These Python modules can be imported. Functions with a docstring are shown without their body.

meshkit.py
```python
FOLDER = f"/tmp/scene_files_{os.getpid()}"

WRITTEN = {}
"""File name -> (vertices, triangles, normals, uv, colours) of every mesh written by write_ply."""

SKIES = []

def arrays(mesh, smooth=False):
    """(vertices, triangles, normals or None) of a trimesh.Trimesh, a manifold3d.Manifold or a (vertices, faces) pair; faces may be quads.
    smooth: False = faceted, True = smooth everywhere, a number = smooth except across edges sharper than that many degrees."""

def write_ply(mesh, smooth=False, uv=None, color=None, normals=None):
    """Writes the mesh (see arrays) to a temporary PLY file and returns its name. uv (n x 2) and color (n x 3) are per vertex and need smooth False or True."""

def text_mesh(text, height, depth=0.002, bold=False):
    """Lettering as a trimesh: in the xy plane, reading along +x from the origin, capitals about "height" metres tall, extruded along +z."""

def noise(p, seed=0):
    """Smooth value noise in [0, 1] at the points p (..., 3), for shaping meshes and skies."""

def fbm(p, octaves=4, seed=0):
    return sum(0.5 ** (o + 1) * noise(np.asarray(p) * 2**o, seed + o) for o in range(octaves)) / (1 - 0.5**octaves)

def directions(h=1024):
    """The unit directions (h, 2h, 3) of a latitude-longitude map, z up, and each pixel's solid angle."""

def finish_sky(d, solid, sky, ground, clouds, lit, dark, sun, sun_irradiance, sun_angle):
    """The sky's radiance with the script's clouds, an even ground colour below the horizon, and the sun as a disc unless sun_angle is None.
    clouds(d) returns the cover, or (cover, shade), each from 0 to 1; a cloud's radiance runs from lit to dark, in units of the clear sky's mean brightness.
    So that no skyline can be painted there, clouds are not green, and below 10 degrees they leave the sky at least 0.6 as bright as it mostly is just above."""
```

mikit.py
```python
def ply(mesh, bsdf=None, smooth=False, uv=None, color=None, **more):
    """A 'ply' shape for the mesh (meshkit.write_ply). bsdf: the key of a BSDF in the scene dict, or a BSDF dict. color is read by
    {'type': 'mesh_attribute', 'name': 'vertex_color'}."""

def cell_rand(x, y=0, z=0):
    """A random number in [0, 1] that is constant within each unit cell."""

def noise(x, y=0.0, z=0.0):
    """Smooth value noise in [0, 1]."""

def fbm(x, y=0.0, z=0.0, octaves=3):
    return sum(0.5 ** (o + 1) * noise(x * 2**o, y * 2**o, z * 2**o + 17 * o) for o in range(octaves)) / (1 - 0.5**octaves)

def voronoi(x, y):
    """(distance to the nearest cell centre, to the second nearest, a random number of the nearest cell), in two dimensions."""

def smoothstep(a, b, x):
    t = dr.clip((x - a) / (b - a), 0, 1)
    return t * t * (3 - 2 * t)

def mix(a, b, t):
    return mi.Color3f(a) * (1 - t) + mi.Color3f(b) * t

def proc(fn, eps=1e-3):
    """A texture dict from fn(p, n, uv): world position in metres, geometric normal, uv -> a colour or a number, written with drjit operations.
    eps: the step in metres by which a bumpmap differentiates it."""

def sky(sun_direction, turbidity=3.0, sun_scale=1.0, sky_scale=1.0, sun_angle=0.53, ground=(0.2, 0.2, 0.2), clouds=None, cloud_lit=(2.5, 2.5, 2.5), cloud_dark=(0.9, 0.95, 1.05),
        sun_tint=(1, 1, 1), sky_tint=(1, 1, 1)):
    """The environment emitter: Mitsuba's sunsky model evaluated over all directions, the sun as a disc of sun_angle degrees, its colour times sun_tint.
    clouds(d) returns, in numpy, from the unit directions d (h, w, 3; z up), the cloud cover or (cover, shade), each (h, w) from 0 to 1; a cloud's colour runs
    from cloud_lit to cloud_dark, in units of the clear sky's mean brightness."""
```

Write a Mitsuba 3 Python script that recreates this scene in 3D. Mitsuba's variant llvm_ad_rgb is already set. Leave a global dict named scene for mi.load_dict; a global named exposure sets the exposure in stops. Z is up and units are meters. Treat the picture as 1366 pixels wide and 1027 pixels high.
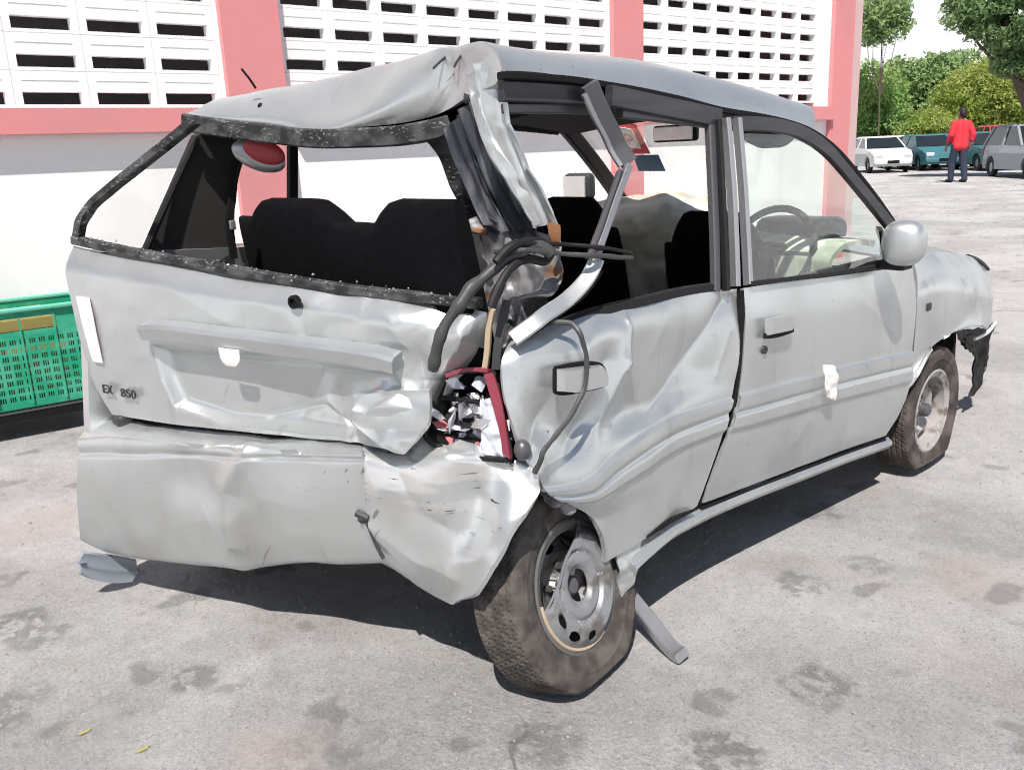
import math, random
import numpy as np, trimesh, manifold3d as m3
import drjit as dr, mitsuba as mi
import mikit, meshkit
from mikit import proc, noise, fbm, smoothstep, mix
from scipy.interpolate import PchipInterpolator
from shapely.geometry import Polygon, box as sbox, Point
from shapely.ops import unary_union
from shapely import affinity

T = mi.ScalarTransform4f
scene, labels = {}, {}

# ------------------------------------------------------------------ camera, light, exposure
CAM = (-1.132, -2.115, 1.278)
scene['camera'] = {'type': 'perspective', 'fov': 60.45, 'fov_axis': 'x', 'near_clip': 0.05, 'far_clip': 900.0,
                   'to_world': T().look_at(origin=CAM, target=(-0.50585, -1.37794, 1.02389), up=(0.19727, 0.16592, 0.96621))}
SUN = (-0.54, -0.44, 1.0)


def clouds(d):
    n = meshkit.fbm(d * np.array([3.0, 3.0, 6.0]) + 4.0, 4, seed=3)
    return np.maximum(np.clip((n - 0.55) * 3.0, 0.0, 0.5), 0.97 * np.clip((0.40 - d[..., 2]) / 0.24, 0, 1) ** 1.5), np.clip((meshkit.fbm(d * 5.0, 3, seed=9) - 0.45) * 1.5, 0, 0.5)


scene['sky'] = mikit.sky(SUN, turbidity=3.0, clouds=clouds, sun_tint=(0.88, 0.97, 1.17), cloud_lit=(6.4, 6.4, 6.4), sky_scale=0.47)
exposure = 2.22

# ------------------------------------------------------------------ helpers
rng = np.random.default_rng(7)
random.seed(7)


def obj(key, mesh, mat, smooth=35, **kw):
    n, base = 0, key
    while key in scene:
        n += 1
        key = '%s_%03d' % (base, n)
    scene[key] = mikit.ply(mesh, mat, smooth=smooth, **kw) if not isinstance(mesh, dict) else {**mesh}
    return key


def tag(key, label, category=None, group=None, kind=None):
    labels[key] = {'label': label}
    if category: labels[key]['category'] = category
    if group: labels[key]['group'] = group
    if kind: labels[key]['kind'] = kind
    return key


def curve(P, n):
    P = np.asarray(P, float)
    s = np.r_[0, np.cumsum(np.linalg.norm(np.diff(P, axis=0), axis=1) + 1e-9)]
    t = np.linspace(0, s[-1], n)
    if len(P) == 2:
        return P[0] + (P[1] - P[0]) * (t / s[-1])[:, None]
    return np.stack([PchipInterpolator(s, P[:, k])(t) for k in range(3)], 1)


def grid(rows, nu=80, nv=60):
    """A smooth sheet through rows of points; returns the points (nv, nu, 3) and the v of each row."""
    R = np.array([curve(r, nu) for r in rows])
    s = np.r_[0, np.cumsum([np.linalg.norm(R[i + 1] - R[i], axis=1).mean() + 1e-9 for i in range(len(R) - 1)])]
    t = np.linspace(0, s[-1], nv)
    if len(R) == 2:
        G = R[0] + (R[1] - R[0]) * (t / s[-1])[:, None, None]
    else:
        G = PchipInterpolator(s, R, axis=0)(t)
    return G, s / s[-1]


def normals(G, out):
    n = np.cross(np.gradient(G, axis=1), np.gradient(G, axis=0))
    n /= np.linalg.norm(n, axis=2, keepdims=True) + 1e-12
    return n * np.sign((n * np.asarray(out, float)).sum(2).mean() + 1e-9)


def UV(G):
    v, u = np.meshgrid(np.linspace(0, 1, G.shape[0]), np.linspace(0, 1, G.shape[1]), indexing='ij')
    return u, v


def sheet(G, t, out, N=None):
    N = normals(G, out) if N is None else N
    h, w = G.shape[:2]
    V = np.vstack([G.reshape(-1, 3), (G - N * t).reshape(-1, 3)])
    i, j = np.meshgrid(np.arange(h - 1), np.arange(w - 1), indexing='ij')
    q = np.stack([i * w + j, i * w + j + 1, (i + 1) * w + j + 1, (i + 1) * w + j], -1).reshape(-1, 4)
    F = [q, q[:, ::-1] + h * w]
    ring = np.r_[np.arange(w), np.arange(1, h) * w + w - 1, (h - 1) * w + np.arange(w - 2, -1, -1), np.arange(h - 2, 0, -1) * w]
    nx = np.roll(ring, -1)
    F.append(np.stack([ring, ring + h * w, nx + h * w, nx], -1))
    F = np.vstack(F)
    m = trimesh.Trimesh(V, np.vstack([F[:, [0, 1, 2]], F[:, [0, 2, 3]]]), process=False)
    face = m.face_normals[:len(q)]
    if (face * N[:-1, :-1].reshape(-1, 3)).sum() < 0:
        m.invert()
    return m


def seg_d(P, a, b):
    a, b = np.asarray(a, float), np.asarray(b, float)
    d = b - a
    t = np.clip(((P - a) @ d) / (d @ d), 0, 1)
    return np.linalg.norm(P - (a + t[..., None] * d), axis=-1), t


def creases(P, lines):
    """Sharp folds: (points of the fold, width, height)."""
    h = np.zeros(P.shape[:-1])
    for pts, w, a in lines:
        dm = np.full(h.shape, 9.0)
        for p, q in zip(pts[:-1], pts[1:]):
            dm = np.minimum(dm, seg_d(P, p, q)[0])
        h += a * np.exp(-dm / w)
    return h


def dents(P, spots):
    h = np.zeros(P.shape[:-1])
    for c, r, a in spots:
        h += a * np.exp(-(np.linalg.norm(P - np.asarray(c), axis=-1) / r) ** 2)
    return h


def crumple(P, scale, amp, seed=0):
    """Folded sheet-metal relief: ridges and flats."""
    a = meshkit.fbm(P * scale, 2, seed)
    b = meshkit.fbm(P * scale * 0.8 + 7.3, 2, seed + 5)
    return amp * (np.abs(a - 0.5) * 1.6 - np.abs(b - 0.5) * 1.2)


def facets(P, n, amp, seed, lo=None, hi=None):
    """Buckled sheet: shallow pans that meet in sharp folds."""
    q = P.reshape(-1, 3)
    g = np.random.default_rng(seed)
    c = q[g.integers(0, len(q), n)] + g.normal(size=(n, 3)) * .02
    off = g.uniform(0, 1, n)
    s = np.linalg.norm(q.max(0) - q.min(0)) / math.sqrt(n)
    f = np.min(((q[:, None] - c) ** 2).sum(2) / s ** 2 + off * .5, axis=1)
    f = f.reshape(P.shape[:-1])
    return amp * (f - f.mean())


def tube(path, r, sides=10, n=None):
    p = curve(path, n) if n else np.asarray(path, float)
    r = np.broadcast_to(r, (len(p),)).astype(float)
    if n and n >= 40:
        r = r * (.72 + .56 * meshkit.fbm(p * 32, 2, 13))
        p = p + (meshkit.noise(p[:, None] * 22 + np.arange(3)[None, :, None] * 9.1, 17) - .5) * r[:, None] * .7
    t = np.gradient(p, axis=0)
    t /= np.linalg.norm(t, axis=1, keepdims=True) + 1e-12
    a = np.zeros_like(p)
    ref = np.array([0.31, 0.2, 0.93])
    ref = ref - t[0] * (ref @ t[0])
    for k in range(len(p)):
        ref = ref - t[k] * (ref @ t[k])
        ref /= np.linalg.norm(ref) + 1e-12
        a[k] = ref
    b = np.cross(t, a)
    ang = np.arange(sides) * 2 * np.pi / sides
    V = p[:, None] + r[:, None, None] * (np.cos(ang)[None, :, None] * a[:, None] + np.sin(ang)[None, :, None] * b[:, None])
    return loft(V)


def loft(V):
    """Closed rings (n, sides, 3) into a capped solid."""
    n, s = V.shape[:2]
    i, j = np.meshgrid(np.arange(n - 1), np.arange(s), indexing='ij')
    q = np.stack([i * s + j, i * s + (j + 1) % s, (i + 1) * s + (j + 1) % s, (i + 1) * s + j], -1).reshape(-1, 4)
    F = [q[:, [0, 1, 2]], q[:, [0, 2, 3]]]
    k = np.arange(s)
    F.append(np.stack([k * 0 + n * s, (k + 1) % s, k], -1))
    F.append(np.stack([k * 0 + n * s + 1, (n - 1) * s + k, (n - 1) * s + (k + 1) % s], -1))
    m = trimesh.Trimesh(np.vstack([V.reshape(-1, 3), V[0].mean(0), V[-1].mean(0)]), np.vstack(F), process=False)
    if m.volume < 0: m.invert()
    return m


def bar(path, w, t, up, n=24, ch=0.3, twist=None):
    """A flat bar w wide and t thick along the path; 'up' is the direction that its flat side faces."""
    p = curve(path, n)
    w, t = (np.interp(np.linspace(0, 1, n), np.linspace(0, 1, np.size(q)), np.ravel(q)) for q in (w, t))
    tg = np.gradient(p, axis=0)
    tg /= np.linalg.norm(tg, axis=1, keepdims=True) + 1e-12
    U = np.asarray(up, float)
    U = np.broadcast_to(U, p.shape) if U.ndim == 1 else curve(U, n)
    S = np.cross(tg, U)
    S /= np.linalg.norm(S, axis=1, keepdims=True) + 1e-12
    U = np.cross(S, tg)
    c = ch * np.minimum(w, t) / 2
    pr = [(1, 0, -1, 1, 1), (1, 1, 1, 0, 1)]
    hw, ht = w / 2, t / 2
    ring = [(hw, ht - c), (hw - c, ht), (-hw + c, ht), (-hw, ht - c), (-hw, -ht + c), (-hw + c, -ht), (hw - c, -ht), (hw, -ht + c)]
    V = np.stack([p + S * a[:, None] + U * b[:, None] for a, b in ring], 1)
    return loft(V)


def box(lo, hi):
    lo, hi = np.minimum(lo, hi), np.maximum(lo, hi)
    m = trimesh.creation.box(hi - lo)
    m.apply_translation((np.asarray(lo) + hi) / 2)
    return m


def rbox(size, r=0.01, c=(0, 0, 0)):
    s = np.asarray(size) / 2 - r
    pts = []
    ball = trimesh.creation.icosphere(1, r).vertices
    for a in np.ndindex(2, 2, 2):
        pts.append(ball + s * (np.array(a) * 2 - 1))
    m = trimesh.convex.convex_hull(np.vstack(pts))
    m.apply_translation(c)
    return m


def hull(pts):
    return trimesh.convex.convex_hull(np.asarray(pts, float))


def cat(*m):
    return trimesh.util.concatenate(list(m))


def extr(poly, t):
    gs = getattr(poly, 'geoms', [poly])
    return cat(*[trimesh.creation.extrude_polygon(g, t, engine='earcut') for g in gs])


def lathe(profile, n=64):
    return trimesh.creation.revolve(np.asarray(profile, float), sections=n)


# ------------------------------------------------------------------ materials
def two(d):
    return {'type': 'twosided', 'bsdf': d}


def pbr(c, rough, metallic=0.0, spec=0.5, **kw):
    c = c if isinstance(c, dict) else {'type': 'rgb', 'value': list(c)}
    return {'type': 'principled', 'base_color': c, 'roughness': rough, 'metallic': metallic, 'specular': spec, **kw}


def f_silver(p, n, uv):
    dust = fbm(p.x * 5.0, p.y * 5.0, p.z * 3.0, 4)
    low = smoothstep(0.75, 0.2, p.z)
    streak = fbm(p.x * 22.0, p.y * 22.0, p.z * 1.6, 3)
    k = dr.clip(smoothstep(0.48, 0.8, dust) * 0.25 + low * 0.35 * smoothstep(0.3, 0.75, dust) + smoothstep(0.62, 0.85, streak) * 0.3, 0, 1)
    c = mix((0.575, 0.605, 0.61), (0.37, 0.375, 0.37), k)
    dmg = smoothstep(0.15, -0.35, p.y) * smoothstep(0.75, 0.25, p.x)
    scr = smoothstep(0.78, 0.82, fbm(p.x * 3.0 + p.z * 6.0, p.y * 55.0 + p.z * 40.0, p.x * 40.0, 3)) * smoothstep(0.5, 0.62, fbm(p.x * 6.0, p.y * 6.0, p.z * 6.0 + 4.0, 2))
    c = mix(c, (0.20, 0.19, 0.18), dr.clip(scr * (0.25 + dmg), 0, 1) * 0.8)
    rst = smoothstep(0.66, 0.72, fbm(p.x * 13.0, p.y * 13.0 + 5.0, p.z * 13.0, 4)) * dmg
    c = mix(c, (0.24, 0.20, 0.17), rst * 0.0)
    sp = smoothstep(0.83, 0.9, noise(p.x * 90.0, p.y * 90.0, p.z * 90.0)) * smoothstep(0.5, 0.7, fbm(p.x * 9.0, p.y * 9.0, p.z * 9.0, 2))
    return mix(c, (0.16, 0.14, 0.12), sp * 0.15)


def f_silver_r(p, n, uv):
    return 0.24 + 0.2 * fbm(p.x * 7.0, p.y * 7.0, p.z * 7.0, 3)


def f_corner(p, n, uv):
    c = f_silver(p, n, uv)
    s = p.y * 0.95 - p.x * 0.3
    region = smoothstep(0.46, 0.60, p.z + 0.05 * fbm(p.x * 9.0, p.y * 9.0, p.z * 9.0, 2)) * smoothstep(0.08, -0.1, p.y + 0.3)
    raw = smoothstep(0.40, 0.52, fbm(s * 5.0, p.z * 26.0, 3.0, 4)) * region
    c = mix(c, (0.78, 0.78, 0.77), raw * 0.6)
    sc = smoothstep(0.78, 0.83, fbm(s * 22.0 + 3.0, p.z * 150.0, 1.0, 3)) * smoothstep(0.45, 0.6, fbm(s * 12.0, p.z * 12.0, 7.0, 2)) * smoothstep(0.36, 0.5, p.z) * smoothstep(0.05, -0.15, p.y + 0.3)
    return mix(c, (0.05, 0.05, 0.05), sc * 0.9)


def f_grime(p, n, uv):
    g = fbm(p.x * 26.0, p.y * 26.0, p.z * 26.0, 3)
    c = mix((0.012, 0.013, 0.015), (0.065, 0.07, 0.072), smoothstep(0.35, 0.7, g))
    w = smoothstep(0.58, 0.76, fbm(p.x * 110.0 + 3.0, p.y * 110.0, p.z * 190.0, 3)) * smoothstep(0.35, 0.6, fbm(p.x * 16.0, p.y * 16.0, p.z * 16.0, 2))
    return mix(c, (0.36, 0.39, 0.40), w * 0.5)


def f_bare(p, n, uv):
    g = fbm(p.x * 14.0, p.y * 14.0, p.z * 9.0, 3)
    c = mix((0.05, 0.055, 0.065), (0.26, 0.26, 0.27), smoothstep(0.3, 0.75, g))
    r = smoothstep(0.60, 0.72, fbm(p.x * 20.0 + 9.0, p.y * 20.0, p.z * 20.0, 3))
    return mix(c, (0.22, 0.10, 0.04), r * 0.7)


def f_inner(p, n, uv):
    s = fbm(p.x * 40.0, p.y * 40.0, p.z * 3.0, 3)
    return mix((0.035, 0.04, 0.052), (0.13, 0.14, 0.16), smoothstep(0.42, 0.72, s))


def f_rail(p, n, uv):
    return mix((0.02, 0.02, 0.025), (0.07, 0.07, 0.08), fbm(p.x * 4.0, p.y * 30.0, p.z * 40.0, 3))


def f_tyre(p, n, uv):
    d = fbm(p.x * 30.0, p.y * 30.0, p.z * 30.0, 4)
    return mix((0.050, 0.046, 0.043), (0.115, 0.102, 0.092), smoothstep(0.25, 0.78, d))


def f_tyre2(p, n, uv):
    d = fbm(p.x * 14.0, p.y * 14.0, p.z * 14.0, 4)
    return mix((0.045, 0.04, 0.037), (0.125, 0.105, 0.095), smoothstep(0.35, 0.75, d))


def f_rim(p, n, uv):
    d = fbm(p.x * 16.0, p.y * 16.0, p.z * 16.0, 4)
    return mix((0.50, 0.50, 0.50), (0.15, 0.12, 0.10), smoothstep(0.45, 0.75, d))


def f_cover(p, n, uv):
    d = fbm(p.x * 22.0, p.y * 22.0, p.z * 22.0, 4)
    return mix((0.27, 0.285, 0.30), (0.13, 0.12, 0.11), smoothstep(0.4, 0.75, d))


def f_rim2(p, n, uv):
    d = fbm(p.x * 20.0, p.y * 20.0, p.z * 20.0, 3)
    return mix((0.38, 0.37, 0.365), (0.14, 0.11, 0.09), smoothstep(0.5, 0.75, d))


def f_fabric(p, n, uv):
    return mix((0.004, 0.004, 0.005), (0.008, 0.0075, 0.009), fbm(p.x * 60.0, p.y * 60.0, p.z * 60.0, 2))


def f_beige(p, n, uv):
    return mix((0.48, 0.46, 0.39), (0.72, 0.70, 0.62), smoothstep(0.35, 0.65, fbm(p.x * 9.0, p.y * 9.0, p.z * 9.0, 4)))  # paled to stand for sunlight in the front of the cabin


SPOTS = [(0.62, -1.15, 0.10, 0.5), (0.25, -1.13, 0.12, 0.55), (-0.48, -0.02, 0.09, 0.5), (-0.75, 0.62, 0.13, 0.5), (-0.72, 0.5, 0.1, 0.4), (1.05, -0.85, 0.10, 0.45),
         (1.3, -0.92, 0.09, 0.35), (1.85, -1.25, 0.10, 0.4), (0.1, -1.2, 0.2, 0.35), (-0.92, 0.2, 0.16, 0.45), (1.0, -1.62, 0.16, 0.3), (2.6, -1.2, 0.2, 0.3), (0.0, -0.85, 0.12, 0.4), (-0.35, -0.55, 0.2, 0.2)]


def f_ground(p, n, uv):
    a = fbm(p.x * 1.6, p.y * 1.6, 0.0, 4)
    b = fbm(p.x * 26.0, p.y * 26.0, 5.0, 3)
    c = mix((0.232, 0.232, 0.234), (0.302, 0.303, 0.306), smoothstep(0.3, 0.7, a))
    g = noise(p.x * 310.0, p.y * 310.0, 1.0) * 0.6 + noise(p.x * 170.0, p.y * 170.0, 4.0) * 0.4
    c = c * (0.66 + 0.24 * b + 0.44 * g)
    chip = smoothstep(0.80, 0.88, noise(p.x * 200.0, p.y * 200.0, 9.0))
    c = mix(c, (0.10, 0.095, 0.09), chip * 0.35)
    pale = smoothstep(0.84, 0.92, noise(p.x * 230.0, p.y * 230.0, 2.0))
    c = mix(c, (0.55, 0.53, 0.50), pale * 0.25)
    st = smoothstep(0.60, 0.74, fbm(p.x * 2.7 + 11.0, p.y * 2.7 + 3.0, 2.0, 4))
    c = mix(c, (0.14, 0.13, 0.12), st * 0.28)
    red = smoothstep(0.62, 0.8, fbm(p.x * 2.1 + 31.0, p.y * 2.1, 8.0, 3))
    c = mix(c, (0.30, 0.245, 0.225), red * 0.3)
    sm = smoothstep(0.70, 0.80, fbm(p.x * 7.0 + 2.0, p.y * 7.0, 12.0, 3))
    c = mix(c, (0.09, 0.088, 0.086), sm * 0.45)
    f1, f2, _ = mikit.voronoi(p.x * 0.55 + 0.35 * fbm(p.x * 3.0, p.y * 3.0, 3.0, 3), p.y * 0.55 + 0.35 * fbm(p.x * 3.0, p.y * 3.0, 9.0, 3))
    c = mix(c, (0.08, 0.078, 0.075), smoothstep(0.010, 0.002, f2 - f1) * smoothstep(0.45, 0.6, fbm(p.x * 0.9, p.y * 0.9, 21.0, 2)) * 0.8)
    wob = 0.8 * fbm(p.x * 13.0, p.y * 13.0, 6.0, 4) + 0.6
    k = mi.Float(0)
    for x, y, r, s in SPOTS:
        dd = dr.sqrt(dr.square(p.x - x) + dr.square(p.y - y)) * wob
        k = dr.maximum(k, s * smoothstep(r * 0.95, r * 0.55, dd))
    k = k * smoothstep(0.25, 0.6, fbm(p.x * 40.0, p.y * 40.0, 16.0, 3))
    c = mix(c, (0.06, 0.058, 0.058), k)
    return c


def f_ground_h(p, n, uv):
    near = smoothstep(14.0, 4.0, dr.sqrt(dr.square(p.x) + dr.square(p.y)))
    return near * (0.0022 * noise(p.x * 230.0, p.y * 230.0, 1.0) + 0.003 * noise(p.x * 100.0, p.y * 100.0, 4.0) + 0.004 * fbm(p.x * 14.0, p.y * 14.0, 5.0, 2))


def f_white(p, n, uv):
    d = fbm(p.x * 2.0, p.y * 2.0, p.z * 1.0, 4)
    s = fbm(p.x * 9.0, p.y * 9.0, p.z * 0.6, 3)
    return mix((0.84, 0.845, 0.85), (0.70, 0.70, 0.69), dr.clip(smoothstep(0.5, 0.8, d) * 0.5 + smoothstep(0.6, 0.85, s) * 0.35, 0, 1))


def f_pink(p, n, uv):
    d = fbm(p.x * 3.0, p.y * 3.0, p.z * 1.5, 4)
    return mix((0.64, 0.25, 0.26), (0.57, 0.245, 0.25), smoothstep(0.4, 0.75, d))


def f_green(p, n, uv):
    d = fbm(p.x * 9.0, p.y * 9.0, p.z * 9.0, 3)
    return mix((0.015, 0.30, 0.17), (0.06, 0.38, 0.25), smoothstep(0.4, 0.7, d))


def f_leaf(a, b):
    def f(p, n, uv):
        return mix(a, b, smoothstep(0.3, 0.7, fbm(p.x * 0.9, p.y * 0.9, p.z * 0.9, 3)))
    return f


MATS = {
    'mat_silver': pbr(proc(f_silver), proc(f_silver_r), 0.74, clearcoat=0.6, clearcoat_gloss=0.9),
    'mat_corner': pbr(proc(f_corner), 0.32, 0.70, clearcoat=0.7, clearcoat_gloss=0.9),
    'mat_white_paint': pbr((0.78, 0.78, 0.77), 0.35, 0.1, clearcoat=0.3),
    'mat_rubber': pbr((0.013, 0.013, 0.015), 0.55, spec=0.3),
    'mat_hose': pbr((0.05, 0.052, 0.055), 0.5),
    'mat_grime': pbr(proc(f_grime), 0.6),
    'mat_bare': pbr(proc(f_bare), 0.45, 0.3),
    'mat_inner': pbr(proc(f_inner), 0.45, 0.2),
    'mat_rail': pbr(proc(f_rail), 0.4, 0.2),
    'mat_frame': pbr((0.40, 0.41, 0.43), 0.36, 0.75),
    'mat_frame_dark': pbr((0.11, 0.11, 0.12), 0.4, 0.4),
    'mat_tyre': pbr(proc(f_tyre), 0.85, spec=0.25),
    'mat_tyre_front': pbr(proc(f_tyre2), 0.85, spec=0.25),
    'mat_rim': pbr(proc(f_rim), 0.42, 0.6),
    'mat_rim_rear': pbr((0.20, 0.20, 0.20), 0.5, 0.6),
    'mat_rim_front': pbr(proc(f_rim2), 0.5, 0.2),
    'mat_cover': pbr(proc(f_cover), 0.5, 0.35),
    'mat_black': pbr((0.006, 0.006, 0.007), 0.65, spec=0.25),
    'mat_dark_plastic': pbr((0.03, 0.032, 0.034), 0.5),
    'mat_fabric': pbr(proc(f_fabric), 0.95, spec=0.05),
    'mat_trim': pbr((0.028, 0.027, 0.026), 0.7, spec=0.25),
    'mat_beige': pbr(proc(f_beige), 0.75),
    'mat_chrome': {'type': 'roughconductor', 'material': 'Al', 'alpha': 0.18},
    'mat_red_lens': pbr((0.20, 0.025, 0.045), 0.35, clearcoat=0.6),
    'mat_red_dull': pbr((0.42, 0.05, 0.06), 0.5),
    'mat_pink_shard': pbr((0.55, 0.16, 0.18), 0.25),
    'mat_clear_shard': pbr((0.62, 0.66, 0.74), 0.12, 0.25, clearcoat=0.8),
    'mat_rust': pbr((0.24, 0.11, 0.05), 0.8),
    'mat_tan_seal': pbr((0.42, 0.34, 0.24), 0.7),
    'mat_tape': pbr((0.74, 0.73, 0.70), 0.6),
    'mat_pink_tape': pbr((0.78, 0.70, 0.71), 0.6),
    'mat_debris_blue': pbr((0.20, 0.23, 0.27), 0.55),
    'mat_sticker_red': pbr((0.72, 0.07, 0.09), 0.45),
    'mat_sticker_white': pbr((0.85, 0.84, 0.83), 0.5),
    'mat_sticker_blue': pbr((0.02, 0.08, 0.17), 0.4),
    'mat_ground': None,
    'mat_white': pbr(proc(f_white), 0.8, spec=0.25),
    'mat_pink': pbr(proc(f_pink), 0.75, spec=0.25),
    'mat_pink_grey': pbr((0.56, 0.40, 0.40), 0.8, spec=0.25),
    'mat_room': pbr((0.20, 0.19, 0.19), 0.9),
    'mat_green': pbr(proc(f_green), 0.4),
    'mat_green_light': pbr((0.12, 0.45, 0.34), 0.4),
    'mat_card': pbr((0.26, 0.22, 0.07), 0.85),
}
for k, v in MATS.items():
    if v is not None:
        scene[k] = two(v)
scene['mat_ground'] = {'type': 'bumpmap', 'arbitrary': {**proc(f_ground_h, eps=0.002)}, 'scale': 1.0, 'bsdf': two(pbr(proc(f_ground), 0.85, spec=0.2))}
scene['mat_glass'] = {'type': 'thindielectric', 'int_ior': 1.5, 'specular_transmittance': {'type': 'rgb', 'value': [0.80, 0.90, 0.85]}}
scene['mat_glass_clear'] = {'type': 'thindielectric', 'int_ior': 1.5, 'specular_transmittance': {'type': 'rgb', 'value': [0.98, 0.985, 0.98]}}

# ------------------------------------------------------------------ setting: ground
gr = trimesh.Trimesh([[-300, -300, 0], [300, -300, 0], [300, 300, 0], [-300, 300, 0]], [[0, 1, 2], [0, 2, 3]], process=False)
tag(obj('ground', gr, 'mat_ground', smooth=False), 'pale worn asphalt yard with gravel grain and dark oil stains', kind='structure')
labels['ground']['category'] = 'ground'

# ------------------------------------------------------------------ the building behind
# wall frame: s along the wall, t out of the wall towards the yard, z up
WO, WA = np.array([0.3, 3.3, 0.0]), math.atan(0.036)
WX, WN = np.array([math.cos(WA), -math.sin(WA), 0]), np.array([-math.sin(WA), -math.cos(WA), 0])


def wall_box(s0, s1, z0, z1, t0, t1):
    m = trimesh.creation.box((s1 - s0, t1 - t0, z1 - z0))
    m.apply_translation(((s0 + s1) / 2, -(t0 + t1) / 2, (z0 + z1) / 2))
    M = np.eye(4)
    M[:3, 0], M[:3, 1], M[:3, 3] = WX, -WN, WO
    m.apply_transform(M)
    return m


B = 'vent_block_building'
labels[B] = {'label': 'long white building with pink pillars and rows of ventilation blocks behind the car', 'category': 'building'}
SEND = 8.07
PILLARS = [(-2.55, -2.15, 0.05), (0.955, 1.33, 0.05), (4.25, 4.60, 0.05), (7.47, 7.84, 0.05)]
ZB0, ZB1 = 1.622, 4.2
obj(B + '__lower_wall', wall_box(-5.5, 7.83, -0.3, 1.50, -0.15, 0.0), 'mat_white', smooth=False)
for s0, s1, t in PILLARS:
    obj(B + '__pillar', wall_box(s0, s1, -0.3, 4.6, -0.10, t), 'mat_pink', smooth=False)
labels[B + '__pillar_003'] = {'label': 'broad pink corner pillar at the right end of the building'}
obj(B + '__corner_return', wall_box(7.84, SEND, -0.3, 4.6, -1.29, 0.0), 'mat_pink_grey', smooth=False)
edges = [-5.5] + [x for p in PILLARS for x in p[:2]]
for a, b in zip(edges[0::2], edges[1::2]):
    obj(B + '__ledge', wall_box(a, b, 1.484, 1.615, -0.15, 0.095), 'mat_pink', smooth=False)
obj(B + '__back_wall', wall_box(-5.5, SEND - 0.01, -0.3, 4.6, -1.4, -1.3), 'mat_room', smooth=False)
obj(B + '__roof_slab', wall_box(-6.0, SEND + 0.5, 4.6, 4.8, -3.0, 0.30), 'mat_white', smooth=False)
obj(B + '__upper_wall', wall_box(-5.5, 7.83, 4.2, 4.6, -0.15, 0.0), 'mat_white', smooth=False)
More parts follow.
